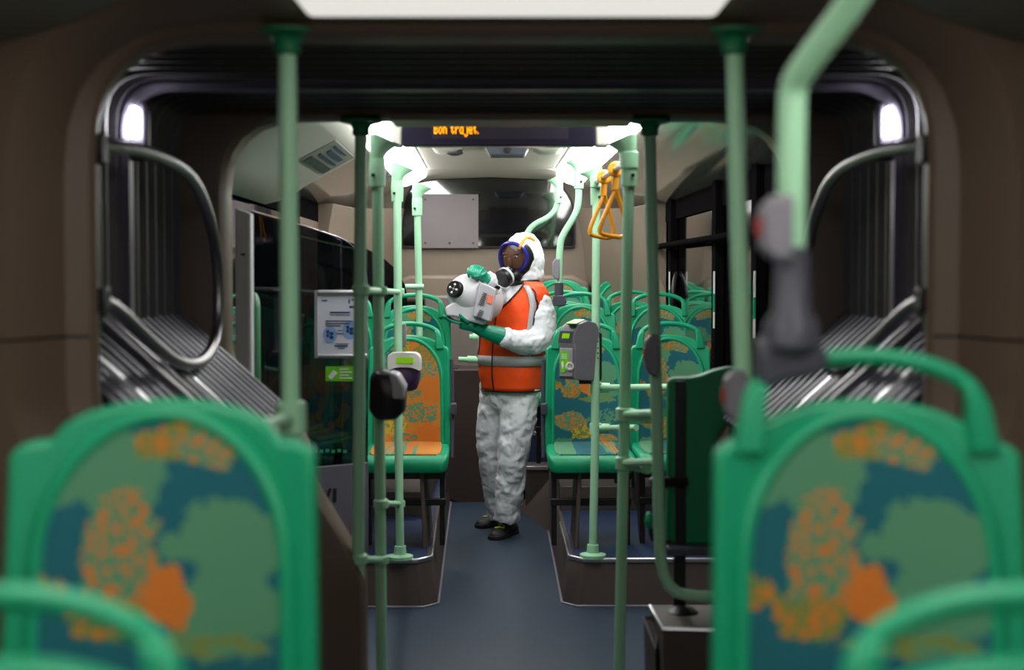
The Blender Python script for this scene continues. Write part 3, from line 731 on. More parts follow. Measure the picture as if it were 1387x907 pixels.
# near pair, fixed to the near portal
p = pole([W(389, 42, 2.97), W(391, 300, 2.97), W(394, 600, 2.97), (W(394, 600, 2.97).x, 2.97, 0)], .0195, 'bright green upright pole at the left of the near portal', top='seatdark')
mb = MB(); clamp(mb, W(394, 566, 2.97), .033, .07); mb.tube([W(394, 566, 2.97), W(322, 586, 2.62), W(280, 600, 2.5)], .016); obj('side_bar', mb, M['pole'], p)
p = pole([W(994, 42, 2.97), W(1000, 300, 2.97), W(1009, 600, 2.97), (W(1012, 600, 2.97).x, 2.97, 0)], .0195, 'bright green upright pole at the right of the near portal', top='seatdark')
stop_button(994, 535, 14, 34, 2.93, 'blurred grey stop button low on the right near pole', True)
# far pair under the far portal
a = W(489, 163, 4.5); b = W(485, 785, 4.5)
p = pole([a, b, (b.x - .003, 4.5, 0)], .0195, 'shaded dark green pole left under the far portal beam', top='seatdark')
a = W(880, 163, 4.5)
p = pole([a, W(882, 300, 4.5), W(891, 600, 4.5), W(893, 720, 4.5), W(896, 770, 4.5), W(910, 800, 4.5), W(935, 807, 4.5), W(985, 808, 4.5)], .0195, 'shaded green pole right of the portal, bent to the side at its foot', top='seatdark', smooth=1)
stop_button(882, 480, 9, 28, 4.46, 'grey stop button on the shaded right pole', True)
# pair behind the portal
a = W(511, 215, 5.1)
pL = pole([a, W(515, 700, 5.1), (W(517, 800, 5.1).x, 5.1, 0)], .020, 'pale green pole carrying the dark ticket reader left of the aisle', funnel=1, foot='pole')
a = W(852, 215, 5.1)
pR = pole([a, W(847, 500, 5.1), W(841, 800, 5.1), (W(838, 900, 5.1).x, 5.1, 0)], .020, 'tall pale green pole right of the aisle holding the strap bar', funnel=-1, foot='pole')
# pair on the platforms
a = W(538, 245, 6.8); f = P0(542, 756, .224)
pL2 = pole([a, W(540, 600, f.y), f], .0195, 'slim pale green pole standing on the left platform edge', funnel=1, foot='pole')
a = W(808, 250, 6.85); f2 = P0(803, 754, .224)
pR2 = pole([a, W(806, 600, f2.y), f2], .0195, 'slim pale green pole standing on the right platform edge behind the grey validator', funnel=-1, foot='pole')
stop_button(544, 454, 6, 16, 6.76, 'small grey stop button on the slim left platform pole')
# rear left pole
a = W(565, 268, 8.0)
p = pole([a, W(568, 430, 8.0), W(568, 560, 8.0)], .0195, 'short pale green pole behind the left seats under the window corner', funnel=1)
obj('side_bar', MB().tube([W(549, 388, 7.98), W(574, 388, 7.98)], .014), M['pole'], p)
# bent rear poles on the right
p = pole([W(784, 232, 8.2), W(784, 275, 8.2), W(779, 292, 8.2), W(764, 315, 8.2), W(758, 330, 8.2), W(757, 385, 8.2)], .0195, 'cranked pale green pole coming down to the seat right of the worker', funnel=-1, smooth=2)
obj('connector', MB().tube([W(757, 383, 8.2), W(757, 402, 8.2)], .026), M['dgrey'], p)
obj('handle_clamp', MB().prism([W(750, 400, 8.16), W(765, 400, 8.16), W(768, 409, 8.16), W(764, 414, 8.16), W(750, 414, 8.16), W(748, 408, 8.16)], (0, .05, 0)), M['dgrey'], p, bev=.004)
stop_button(753, 364, 5, 14, 8.16, 'little grey stop button beside the worker on the cranked rear pole')
p = pole([W(757, 255, 9.6), W(756, 272, 9.6), W(752, 285, 9.6), W(742, 295, 9.6), W(724, 303, 9.6), W(714, 314, 9.6), W(711, 330, 9.6), W(711, 420, 9.6)], .0195, 'cranked pale green pole behind the hood of the worker', funnel=-1, smooth=2)
# foreground cranked pole on the right seat
p = pole([W(1185, -60, 1.8), W(1158, 0, 1.85), W(1085, 95, 1.93), W(1074, 118, 1.95), W(1072, 150, 1.95), W(1071, 395, 1.95)], .0195, 'large blurred cranked green pole rising from the right foreground seat', smooth=2, name='grab_pole')
obj('connector', MB().lathe([(.018, .115), (.024, .11), (.026, .03), (.038, .01), (.04, -.02), (.03, -.03)], 20, Matrix.Translation(W(1072, 448, 1.95))), M['dgrey'], p)
obj('handle_clamp', MB().prism([W(1032, 455, 1.93), W(1110, 455, 1.93), W(1128, 490, 1.93), W(1108, 510, 1.93), W(1062, 520, 1.93), W(1030, 535, 1.93), W(1026, 490, 1.93)], (0, .05, 0)), M['dgrey'], p, bev=.01)
stop_button(1049, 308, 20, 44, 1.90, 'big blurred grey stop button on the cranked foreground pole', True)

# link bars between the left poles and bars on the right
def link(p0, p1, r, label, parent=None):
    t = root('link_bar', p0, label, 'bar')
    mb = MB(); mb.tube([p0, p1], r, n=12); obj('tube', mb, M['pole'], t)
    for pp in (p0, p1):
        mb = MB(); clamp(mb, pp, .028, .034); obj('clamp', mb, M['pole'], t)
    d = (p1 - p0)
    for k in (.3, .42, .7):
        c = p0 + d * k + Vector((0, -r, 0)); obj('screw', MB().lathe([(0, 0), (.006, 0), (.006, .003), (0, .003)], 8, Matrix.Translation(c) @ Matrix.Rotation(PI / 2, 4, 'X')), M['black'], t)
    return t


link(W(489, 393, 4.5), W(514, 394, 5.1), .012, 'upper short link bar from the shaded left pole to the reader pole')
link(W(514, 394, 5.1), W(540, 395, 6.8), .012, 'upper short link bar from the reader pole to the slim left pole')
link(W(516, 682, 5.1), W(541, 682, 6.75), .012, 'lower short link bar above the left platform between two poles')
link(W(486, 757, 4.5), W(516, 758, 5.1), .012, 'lowest link bar level with the left platform edge')
for a, b, Y, lab in ((525, 905, 6.8, 'upper thick pale bar right of the grey validator'), (580, 862, 6.8, 'lower thick pale bar on the slim right platform pole')):
    c = W(807, a, Y); e = W(b, a - 1, Y - .3)
    t = root('side_bar_rail', c, lab, 'bar')
    obj('tube', MB().tube([c, e], .015), M['pole'], t)
    obj('collar', MB().tube([c + Vector((.02, 0, 0)), c + Vector((.065, -.01, 0))], .024), M['pole'], t)
    mb = MB(); clamp(mb, c, .03, .055); obj('clamp', mb, M['pole'], t)
for a, b, Y, lab in ((561, 900, 5.1, 'pale bar from the strap pole toward the folded seat'), (627, 888, 5.1, 'lower pale bar from the strap pole meeting the bent pole')):
    c = W(845, a, Y); e = W(b, a - 2, 4.7)
    t = root('side_bar_rail', c, lab, 'bar')
    obj('tube', MB().tube([c, e], .014), M['pole'], t)
    obj('collar', MB().tube([c + Vector((.025, -.02, 0)), c + Vector((.075, -.12, 0))], .023), M['pole'], t)
    mb = MB(); clamp(mb, c, .03, .05); obj('clamp', mb, M['pole'], t)

# strap bar and yellow straps
b0 = W(808, 246, 6.8); b1 = W(852, 217, 5.1)
t = root('strap_bar', b0, 'thin grey bar near the ceiling carrying the yellow hand straps', 'bar')
obj('tube', MB().tube([b0, b1], .013), M['alu'], t)
mb = MB(); clamp(mb, b0, .03, .06); obj('collar', mb, M['pole'], t)
mb = MB(); clamp(mb, b1, .034, .065); obj('collar', mb, M['pole'], t)
def strap(px, Y, sw, label):
    d = (b1 - b0); k = (Y - b0.y) / d.y; c = b0 + d * k
    t = root('hand_strap', c, label, 'strap', 'yellow hand straps')
    obj('ring_clip', MB().tube([c + Vector((.022 * math.cos(a), .004 * math.sin(a), .022 * math.sin(a) - .002)) for a in [2 * PI * i / 16 for i in range(16)]], .011, n=8, closed=True), M['yellow'], t)
    dirv = Vector((-.35, -.05, -1)).normalized() if sw else Vector((-.3, 0, -1)).normalized()
    e = c + Vector((-.004, 0, -.085))
    obj('stem', MB().prism([c + Vector((-.014, -.008, -.02)), c + Vector((.014, -.008, -.02)), e + Vector((.014, -.008, 0)), e + Vector((-.014, -.008, 0))], (0, .016, 0)), M['yellow'], t, bev=.003)
    L = [e + Vector((.0, 0, .0)), e + Vector((-.062, 0, -.15)), e + Vector((-.058, 0, -.172)), e + Vector((.0, .05, -.182)), e + Vector((.035, .085, -.185)), e + Vector((.06, .1, -.165)), e + Vector((.01, .02, 0))]
    obj('grip', MB().tube(L, .009, n=10, closed=True, smooth=1), M['yellow'], t)
strap(834, 5.67, 0, 'yellow triangular hand strap nearer the strap pole')
strap(819, 6.3, 1, 'yellow triangular hand strap farther along the bar')

# ------------------------------------------------------------------ ticket readers
def reader(px, py, w, h, Y, label, turned):
    c = W(px, py, Y); k = Y / F; hw = w * k / 2; hh = h * k / 2
    t = root('ticket_reader', c, label, 'ticket reader')
    Mx = Matrix.Translation(c) @ Matrix.Rotation(turned, 4, 'Z')
    def R_(sc, y, tz=0):
        return [Mx @ Vector((p.x * sc, y, p.y * sc + tz)) for p in rounded([(-hw, hh), (hw, hh), (hw * .98, -hh * .3), (hw * .75, -hh), (-hw * .75, -hh), (-hw * .98, -hh * .3)], hw * .5, 6)]
    obj('body', MB().rings([R_(.8, .06), R_(.97, .045), R_(1, 0), R_(.95, -.035), R_(.85, -.045)]), M['purple'], t, ang=50)
    def R2(sc, y):
        return [Mx @ Vector((p.x * sc, y, p.y)) for p in rounded([(-hw * 1.04, hh * 1.05), (hw * 1.04, hh * 1.05), (hw * 1.04, hh * .12), (hw * .5, hh * .30), (-hw * .5, hh * .30), (-hw * 1.04, hh * .12)], [hw * .5, hw * .5, .005, .02, .02, .005], 6)]
    obj('top_cover', MB().rings([R2(.95, .05), R2(1, .03), R2(1, -.045), R2(.95, -.055)]), M['white'], t, ang=50)
    obj('screen', MB().prism([Mx @ Vector(p) for p in ((-hw * .45, -.0555, hh * .82), (hw * .6, -.0555, hh * .82), (hw * .6, -.0555, hh * .5), (-hw * .45, -.0555, hh * .5))], Mx.to_3x3() @ Vector((0, -.002, 0))), M['lcd'], t)
    obj('reading_pad', MB().lathe([(hw * .55, 0), (hw * .5, .008), (0, .014)], 20, Mx @ Matrix.Translation((0, -.043, -hh * .25)) @ Matrix.Rotation(PI / 2, 4, 'X')), M['purple'], t)
    return t


reader(548, 504, 44, 52, 6.62, 'white and purple ticket reader with green screen on the slim left pole', .0)
c = W(524, 535, 5.0)
t = root('ticket_reader', c, 'black ticket reader seen from its back on the pale left pole', 'ticket reader')
k = 5.0 / F
def RB_(sc, dy):
    pts = [(-22, 28), (-14, 36), (14, 30), (26, 14), (25, -22), (12, -33), (-12, -34), (-24, -20)]
    return [c + Vector((p.x * k * sc, dy, p.y * k * sc)) for p in rounded([(a, b) for a, b in pts], 6, 5)]
obj('body', MB().rings([RB_(.75, -.06), RB_(.93, -.05), RB_(1, -.02), RB_(1, .06), RB_(.9, .085)]), mat('reader_black', rgb(30, 22, 32), .35, var=.05), t, ang=50)
pts = [(4, 33), (16, 30), (26, 13), (25, -4), (9, -4), (7, 16)]
obj('side_cover', MB().prism([c + Vector((a * k, -.062, b * k)) for a, b in pts], (0, .14, 0)), mat('reader_side_white', rgb(190, 184, 196), .4, var=.02), t, bev=.008)

# grey validator on the right
c = W(783, 475, 6.72); k = 6.72 / F
t = root('ticket_validator', c, 'bulky grey ticket validator with lime sticker on the right platform pole', 'ticket validator')
G = lambda x, y, dy=0: c + Vector(((x - 783) * k, dy, (475 - y) * k))
# side-on box: the side face points to the camera's right, front face turned left
def vring(x0, yo):
    pass
sidep = [(780, 512), (812, 517), (813, 445), (808, 436), (796, 434), (785, 437), (777, 446), (774, 456), (774, 464), (776, 466), (776, 511)]
frontp_off = Vector((-22 * k, -.03, 0.0))
A = [G(a, b, -.0) for a, b in sidep]
B = [p + Vector((-20 * k, .09, 0)) for p in A]
Aout = [G(a, b, -.10 if a < 790 else .03) for a, b in sidep]
Bout = [p + Vector((-20 * k, .05, .000)) for p in Aout]
obj('body', MB().rings([Aout, Bout]), M['grey'], t, bev=.008, seg=3)
fo = lambda u, z: Aout[9].lerp(Bout[9], u) * 1 + Vector((0, -.004, 0)) + Vector((0, 0, (466 - z) * k))
obj('front_plate', MB().prism([fo(.08, 470), fo(.92, 470), fo(.92, 508), fo(.08, 508)], (0, -.006, 0)), mat('plate_grey', rgb(150, 148, 158), .4, var=.03), t, bev=.003)
obj('lime_label', MB().prism([fo(.35, 474), fo(.88, 474), fo(.88, 503), fo(.6, 503), fo(.35, 490)], (0, -.0085, 0)), M['lime'], t)
mb = MB()
for j in range(3): mb.prism([fo(.82, 478 + j * 2.5), fo(.45, 478 + j * 2.5), fo(.45, 479 + j * 2.5), fo(.82, 479 + j * 2.5)], (0, -.0095, 0))
mb.prism([fo(.82, 489), fo(.7, 487), fo(.65, 493), fo(.76, 499)], (0, -.0095, 0))
obj('label_print', mb, M['paint'], t)
cc = fo(.28, 494) + Vector((0, -.006, 0))
obj('ticket_slot', MB().lathe([(.020, 0), (.020, .012), (.013, .014), (.010, .006), (0, .006)], 20, Matrix.Translation(cc) @ Matrix.Rotation(PI / 2, 4, 'X')), M['white'], t)
fo2 = lambda u, s: Aout[8].lerp(Aout[6], s).lerp(Bout[8].lerp(Bout[6], s), u) + Vector((0, -.003, .001))
obj('screen_bezel', MB().prism([fo2(.06, .1), fo2(.94, .1), fo2(.94, .9), fo2(.06, .9)], (0, -.003, .001)), M['dgrey'], t)
obj('screen', MB().prism([fo2(.28, .35), fo2(.75, .35), fo2(.75, .72), fo2(.28, .72)], (0, -.005, .002)), M['lcd'], t)
f3 = lambda u, s: Aout[5].lerp(Aout[4], s).lerp(Bout[5].lerp(Bout[4], s), u)
obj('top_label', MB().prism([f3(.15, -.3), f3(.85, -.3), f3(.85, 1.0), f3(.15, 1.0)], (0, -.004, .005)), M['lime'], t)
obj('back_plate', MB().prism([G(806, 448, .035), G(816, 452, .035), G(816, 515, .035), G(806, 521, .035), G(785, 521, .035), G(785, 514, .035)], (0, .03, 0)), M['black'], t, bev=.003)
mb = MB()
for y in (462, 471, 478, 485): mb.lathe([(0, 0), (.0035, 0), (.0035, .003), (0, .003)], 8, Matrix.Translation(G(810, y, .0)) @ Matrix.Rotation(PI / 2, 4, 'X'))
obj('screws', mb, M['black'], t)

# ------------------------------------------------------------------ seats
def ztop(x, hw):
    a = abs(x)
    arch = AP - .0 if a < .001 else .0
    sh = .972
    if a < .152: return sh + (AP - sh) * math.sqrt(max(0, 1 - (a / .152) ** 2))
    if a > hw - .02: return sh - (a - hw + .02) * .8
    return sh


def yback(x, z):
    """front surface of the backrest; camera side is -y"""
    lean = (z - .45) * .10
    return lean - .035 * (x / .2) ** 2 * 1.0 + .0


def back_grid(mb, hwf, z0, topf, off, nx=32, nz=14, thick=.03):
    Fr = []; Bk = []
    for j in range(nz + 1):
        t = j / nz; rf = []; rb = []
        for i in range(nx + 1):
            s = -1 + 2 * i / nx
            x = s * hwf(t); zt = topf(x)
            z = z0 + (zt - z0) * t
            y = yback(x, z)
            rf.append(Vector((x, y + off, z))); rb.append(Vector((x, y + off + thick, z)))
        Fr.append(rf); Bk.append(rb)
    n = nx + 1
    vs = [p for r in Fr for p in r] + [p for r in Bk for p in r]; o = len(Fr) * n; fs = []
    for j in range(nz):
        for i in range(nx):
            a = j * n + i; fs.append((a, a + 1, a + n + 1, a + n)); fs.append((o + a, o + a + n, o + a + n + 1, o + a + 1))
    for i in range(nx):
        fs.append((i + 1, i, o + i, o + i + 1)); a = nz * n + i; fs.append((a, a + 1, o + a + 1, o + a))
    for j in range(nz):
        a = j * n; fs.append((a, a + n, o + a + n, o + a)); a = j * n + nx; fs.append((a + n, a, o + a, o + a + n))
    mb.add(vs, fs)


def make_seat(label, fab='fabric', handle=True, group=None, rail=0):
    t = root('passenger_seat', (0, 0, 0), label, 'seat', group)
    hw = lambda q: .217 - .010 * q
    mb = MB(); back_grid(mb, hw, .42, lambda x: ztop(x, hw(1)), 0, thick=.045)
    obj('backrest', mb, M['seat'], t, bev=.009, seg=3, ang=45)
    # raised rim along the arch
    rim = []
    for i in range(25):
        a = PI * i / 24; x = -.170 * math.cos(a)
        z = .80 + .205 * math.sin(a); rim.append(Vector((x, yback(x, z) - .004, z)))
    rim = [Vector((-.176, yback(-.176, .46) - .004, .46)), Vector((-.174, yback(-.174, .65) - .004, .65))] + rim + [Vector((.174, yback(.174, .65) - .004, .65)), Vector((.176, yback(.176, .46) - .004, .46))]
    obj('rim', MB().tube(rim, .011, n=10), M['seat'], t)
    # padded fabric
    def ft(x):
        a = min(1, abs(x) / .1655); return .80 + .197 * math.sqrt(max(0, 1 - a * a))
    mb = MB(); back_grid(mb, lambda q: .165, .45, ft, -.010, nx=28, nz=12, thick=.014)
    obj('back_cushion', mb, M[fab], t, ang=60)
    # seat pan with rounded front lip
    R = []
    for y, zt, zb, w in ((.02, .47, .40, .205), (-.10, .455, .385, .215), (-.30, .452, .38, .218), (-.40, .452, .375, .216), (-.435, .440, .372, .208), (-.45, .415, .38, .19)):
        r = rounded([(-w, zt + .006), (w, zt + .006), (w * .96, zb), (-w * .96, zb)], .022, 5)
        R.append([Vector((p.x, y, p.y)) for p in r])
    obj('seat_pan', MB().rings(R), M['seat'], t, ang=50)
    R = []
    for y, z, w in ((.0, .478, .16), (-.02, .478, .17), (-.2, .470, .178), (-.37, .471, .175), (-.405, .462, .16)):
        r = rounded([(-w, z), (w, z), (w, z - .02), (-w, z - .02)], .008, 3); R.append([Vector((p.x, y, p.y)) for p in r])
    obj('seat_cushion', MB().rings(R), M[fab], t, ang=50)
    if handle:
        H = []
        for i in range(15):
            a = PI * i / 14; x = -.160 * math.cos(a); z = 1.005 + .080 * math.sin(a) ** .8; H.append(Vector((x, yback(x, 1.0) + .012, z)))
        mb = MB(); mb.tube(H, .0125, n=12)
        obj('handle', mb, M['seat'], t)
        for s in (-1, 1):
            mb = MB(); yb = yback(.16, 1.0) - .004
            mb.rings([[Vector((s * x, y, z)) for x, y in ((.138, yb - .012), (.182, yb - .012), (.182, yb + .03), (.138, yb + .03))] for z, k in ((.955, 1),)] +
                     [[Vector((s * x, y, 1.022)) for x, y in ((.138, yb - .006), (.168, yb - .006), (.168, yb + .028), (.138, yb + .028))],
                      [Vector((s * x, y, 1.05)) for x, y in ((.132, yb), (.15, yb), (.15, yb + .022), (.132, yb + .022))]])
            obj('handle_mount', mb, M['seat'], t, bev=.005)
    # frame below
    mb = MB(); mb.box((-.2, -.38, .335), (.2, -.34, .375)); mb.box((-.2, -.06, .335), (.2, -.02, .375)); mb.box((-.2, -.36, .20), (.2, -.335, .235))
    obj('seat_frame', mb, M['black'], t, bev=.004)
    for s in (-1, 1):
        obj('leg', MB().prism([(s * .17, -.35, 0), (s * .17, -.30, 0), (s * .17, -.02, .33), (s * .17, -.34, .375)], (s * .025, 0, 0)), M['black'], t, bev=.003)
    obj('side_rail', MB().tube([(rail * .222, .02, .90), (rail * .226, -.005, .7), (rail * .226, -.03, .50), (rail * .224, -.06, .40)], .010, n=8, smooth=1), M['dgrey'], t) if rail else None
    if rail: obj('armrest_pivot', MB().box((rail * .226 - .01, -.06, .62), (rail * .226 + .022, 0, .68)), M['dgrey'], t, bev=.006)
    # rear shell
    mb = MB(); back_grid(mb, lambda q: .19 - .03 * q, .46, lambda x: .94 - .2 * x * x, .047, nx=12, nz=6, thick=.012)
    obj('back_shell', mb, M['seatdark'], t, ang=60)
    return t


def put(o, x, y, z, rz=0): o.location = (x, y, z); o.rotation_euler = (0, 0, rz); return o


G1, G2, G3 = 'patterned bus seats', 'patterned bus seats', 'patterned bus seats'
sA = put(make_seat('green shell seat with orange patterned fabric in the first row left of the aisle', 'fabric2', True, G1, rail=1), -.535, 7.35, .222, .0187)
sB = put(make_seat('large blurred patterned seat in the right foreground with a handle loop', 'fabric', True, G1), .483, 1.90, .37)
sC = put(make_seat('large blurred patterned seat in the left foreground without a handle loop', 'fabric', False, G1), -.475, 1.9, .37)
sR = put(make_seat('green patterned seat behind the grey validator, first row right of the aisle', 'fabric', True, G1, rail=-1), .385, 7.35, .222, .0187)
def cp(src, x, y, z, label, rz=.0187):
    o = copy_tree(src); put(o, x, y, z, rz); o['label'] = label; return o
cp(sB, -.46, 1.2, .195, 'nearest blurred green seat arch in the bottom left corner', 0)
cp(sB, .46, 1.2, .195, 'nearest blurred green seat arch in the bottom right corner', 0)
cp(sR, -.56, 8.15, .36, 'patterned seat in the second row left of the aisle')
cp(sB, -.985, 7.35, .222, 'shaded window seat seen through the tinted left screen, first row')
cp(sB, -1.0 + .02, 8.15, .362, 'shaded window seat seen behind the tinted left screen, second row')
cp(sB, .828, 7.4, .222, 'patterned window seat in the first row on the right')
cp(sR, .415, 8.5, .362, 'patterned aisle seat in the second row just right of the worker')
cp(sB, .865, 8.35, .362, 'patterned window seat in the second row on the right')
cp(sB, .345, 9.35, .362, 'patterned aisle seat in the third row on the right')
cp(sB, .79, 9.35, .362, 'patterned window seat in the third row on the right')
cp(sC, .345, 10.25, .50, 'handleless aisle seat in the back row against the rear wall', .0187)
cp(sC, .79, 10.25, .50, 'handleless window seat in the back row against the rear wall', .0187)
# vertical side boards of the seat pedestals along the aisle
for (x, Yf, s) in ((LF.x - .03, 6.95, 1), (RF.x + .03, 6.95, -1)):
    t = struct('trim_seat_side', MB().prism([(x, Yf - .05, .22), (x, Yf + .45, .22), (x - .02 * s, Yf + .45, .60), (x - .02 * s, Yf, .60)], (s * -.02, 0, 0)), M['skirt'], bev=.004)

# folded side seat on its post at the right
fs = root('folded_seat', W(928, 830, 4.62), 'dark green folded seat with a black centre strip on a black post', 'seat')
o = [(905, 520), (906, 513), (915, 511), (935, 511), (950, 508), (968, 501), (985, 497), (1010, 496), (1030, 500), (1040, 520), (1040, 730), (1030, 738), (912, 738), (903, 730)]
obj('shell', MB().prism([W(a, b, 4.62) for a, b in o], (0, .055, 0)), M['seatdark'], fs, bev=.012, seg=3)
obj('strip', MB().prism([W(915, 516, 4.608), W(929, 516, 4.608), W(929, 740, 4.608), W(915, 740, 4.608)], (0, .02, 0)), M['black'], fs, bev=.003)
obj('knob', MB().ell(W(879, 705, 4.62), (.014, .02, .03)), M['seat'], fs)
obj('knob_arm', MB().tube([W(880, 712, 4.62), W(884, 730, 4.63), W(910, 735, 4.63)], .009), M['black'], fs)
obj('clamp_arm', MB().tube([W(897, 652, 4.57), W(930, 652, 4.59)], .016), M['black'], fs)
mb = MB(); clamp(mb, W(893, 653, 4.52), .03, .035); obj('clamp', mb, M['black'], fs)
obj('base_plate', MB().box((W(902, 742, 4.6).x, 4.55, W(902, 749, 4.6).z), (W(1020, 742, 4.6).x, 4.72, W(902, 738, 4.6).z)), M['dgrey'], fs, bev=.004)
obj('post', MB().prism([W(913, 748, 4.6), W(929, 748, 4.6), W(929, 832, 4.6), W(913, 832, 4.6)], (0, .03, 0)), M['black'], fs, bev=.004)
obj('foot', MB().lathe([(.05, 0), (.05, .015), (.03, .03), (.012, .035)], 20, Matrix.Translation(W(925, 834, 4.58))), M['black'], fs)
# low box carrying the post
bx0, bx1 = W(872, 835, 4.35).x, 1.12
zb = W(893, 832, 4.55).z
struct('floor_box', MB().rings([[Vector((bx0 + .06, 4.67, 0)), Vector((bx1, 4.67, 0)), Vector((bx1, 4.36, 0)), Vector((bx0 + .07, 4.36, 0))],
                               [Vector((bx0 + .05, 4.67, zb)), Vector((bx1, 4.67, zb)), Vector((bx1, 4.30, zb - .0)), Vector((bx0 + .06, 4.36, zb))]]), M['skirt'], bev=.004)
struct('trim_box_edge', MB().tube([Vector((bx0 + .05, 4.66, zb)), Vector((bx0 + .06, 4.36, zb)), Vector((bx1, 4.30, zb))], .008, n=8), M['alu'])
struct('trim_box_wedge', MB().rings([[W(872, 838, 4.6), W(893, 838, 4.6), W(888, 880, 4.45)], [W(880, 1200, 4.6), W(893, 1200, 4.6), W(888, 1250, 4.45)]]), M['skirt'])
struct('trim_wedge_edge', MB().tube([W(872, 836, 4.6), W(888, 878, 4.45), W(893, 836, 4.6)], .006, n=6, closed=True), M['alu'])

# ------------------------------------------------------------------ WORKER
HY = 8.40      # depth of the torso
TH = math.radians(-32)     # body turned towards the left of the view
def Pn(px, py, dy=0): return W(px, py, HY + dy)
tc_ = [(528, 693, .150, .115), (505, 692, .165, .125), (480, 693, .170, .128), (455, 695, .172, .128), (430, 698, .175, .128), (412, 700, .172, .122), (398, 702, .160, .112), (388, 704, .125, .095), (380, 706, .075, .075)]
Rz = Matrix.Rotation(TH, 3, 'Z')
def torso_ring(i, g=0, n=40):
    if isinstance(i, float):
        k = min(int(i), len(tc_) - 2); f_ = i - k
        a, b = tc_[k], tc_[k + 1]; py, px, rw, rd = [a[j] + (b[j] - a[j]) * f_ for j in range(4)]
    else: py, px, rw, rd = tc_[i]
    c = Pn(px, py)
    out = []
    for j in range(n):
        a = 2 * PI * j / n
        ca, sa = math.cos(a), math.sin(a)
        e = .8
        x = (rw + g) * math.copysign(abs(ca) ** e, ca); y = (rd + g) * math.copysign(abs(sa) ** e, sa)
        out.append(c + Rz @ Vector((x, y, 0)))
    return out
person = root('person', P0(680, 732, 0), 'person in white hooded coverall, orange vest and full face mask holding a fogging machine', 'person')
mb = MB()
mb.rings([torso_ring(float(k) / 2) for k in range(0, 17)])
# pelvis
mb.ell(Pn(690, 535), (.155, .12, .12), Rz)
# hood: egg pointing up-right
hc = Pn(710, 352)
mb.ell(hc + Vector((.012, .03, .0)), (.098, .125, .155), Rz, 20, 14)
mb.ell(Pn(713, 328, .03), (.055, .07, .065), Rz)
mb.ell(Pn(716, 372, .02), (.085, .10, .09), Rz)
mb.ell(Pn(704, 332, -.04), (.062, .085, .07), Rz)
mb.tube([Pn(714, 372, .02), Pn(708, 392, .02)], [.085, .085], n=16)
# hood opening roll around the mask
# legs
def leg(pts, rs):
    mb.tube(pts, rs, n=16, smooth=2)
leg([Pn(707, 520, -.02), Pn(701, 575, -.05), Pn(694, 618, -.06), Pn(690, 660, -.02), Pn(686, 705, .02)], [.118, .108, .088, .080, .080])
leg([Pn(675, 520, .06), Pn(667, 575, .10), Pn(665, 618, .14), Pn(672, 660, .22), Pn(675, 700, .28)], [.110, .098, .082, .074, .070])
# arms: viewer-right (holds from below)
leg([Pn(724, 404, -.03), Pn(731, 425, -.09), Pn(735, 446, -.11), Pn(728, 462, -.13), Pn(708, 464, -.19), Pn(690, 459, -.25), Pn(677, 455, -.28)], [.074, .092, .092, .085, .074, .062, .050])
# viewer-left arm raised forward over the machine
leg([Pn(680, 403, -.02), Pn(668, 402, -.12), Pn(664, 392, -.24), Pn(664, 381, -.32), Pn(658, 375, -.34)], [.075, .068, .056, .050, .044])
body = obj('body', mb, M['suit'], person)
rm = body.modifiers.new('remesh', 'REMESH'); rm.mode = 'VOXEL'; rm.voxel_size = .0075; rm.use_smooth_shade = True
sm = body.modifiers.new('smooth', 'SMOOTH'); sm.factor = .6; sm.iterations = 8
tx = bpy.data.textures.new('wrinkles', 'CLOUDS'); tx.noise_scale = .11; tx.noise_depth = 2
dp = body.modifiers.new('folds', 'DISPLACE'); dp.texture = tx; dp.strength = .02; dp.mid_level = .5; dp.texture_coords = 'LOCAL'
tx2 = bpy.data.textures.new('creases', 'MUSGRAVE') if False else bpy.data.textures.new('creases', 'MARBLE')
tx2.noise_scale = .09; tx2.turbulence = 9; tx2.noise_depth = 2
dp2 = body.modifiers.new('creases', 'DISPLACE'); dp2.texture = tx2; dp2.strength = .012; dp2.texture_coords = 'LOCAL'

# vest: shell round the torso with V neck and a cut between the front flaps
NV = 60
def vring(k, g): return torso_ring(float(k), g, NV)
lv = [-.0 + i * (7.75 / 31) for i in range(32)]
FRONT = -PI / 2
rows = [vring(k, .024) for k in lv]
vs = [p for r in rows for p in r]; fs = []; 
for i in range(31):
    for j in range(NV):
        a = 2 * PI * (j + .5) / NV
        d = (a - 1.5 * PI)       # 0 = front centre
        d = (d + PI) % (2 * PI) - PI
        kk = (lv[i] + lv[i + 1]) / 2
        py = tc_[min(int(kk), 8)][0]
        # V neck
        if kk > 4.8 and abs(d) < (kk - 4.8) * .22: continue
        fs.append((i * NV + j, i * NV + (j + 1) % NV, (i + 1) * NV + (j + 1) % NV, (i + 1) * NV + j))
vest = obj('vest', MB().add(vs, fs), M['vest'], person, solid=.006)
tv = bpy.data.textures.new('vest_folds', 'CLOUDS'); tv.noise_scale = .09
d_ = vest.modifiers.new('folds', 'DISPLACE'); d_.texture = tv; d_.strength = .012; d_.texture_coords = 'LOCAL'
def band(k0, k1, j0=0, j1=NV, g=.031, name='reflective_band', m='band'):
    R = [torso_ring(k0, g, NV), torso_ring(k1, g, NV)]
    vs = [p for r in R for p in r]; fs = [(j % NV, (j + 1) % NV, NV + (j + 1) % NV, NV + j % NV) for j in range(j0, j1)]
    return obj(name, MB().add(vs, fs), M[m], person, solid=.004)
band(1.45, 1.98)
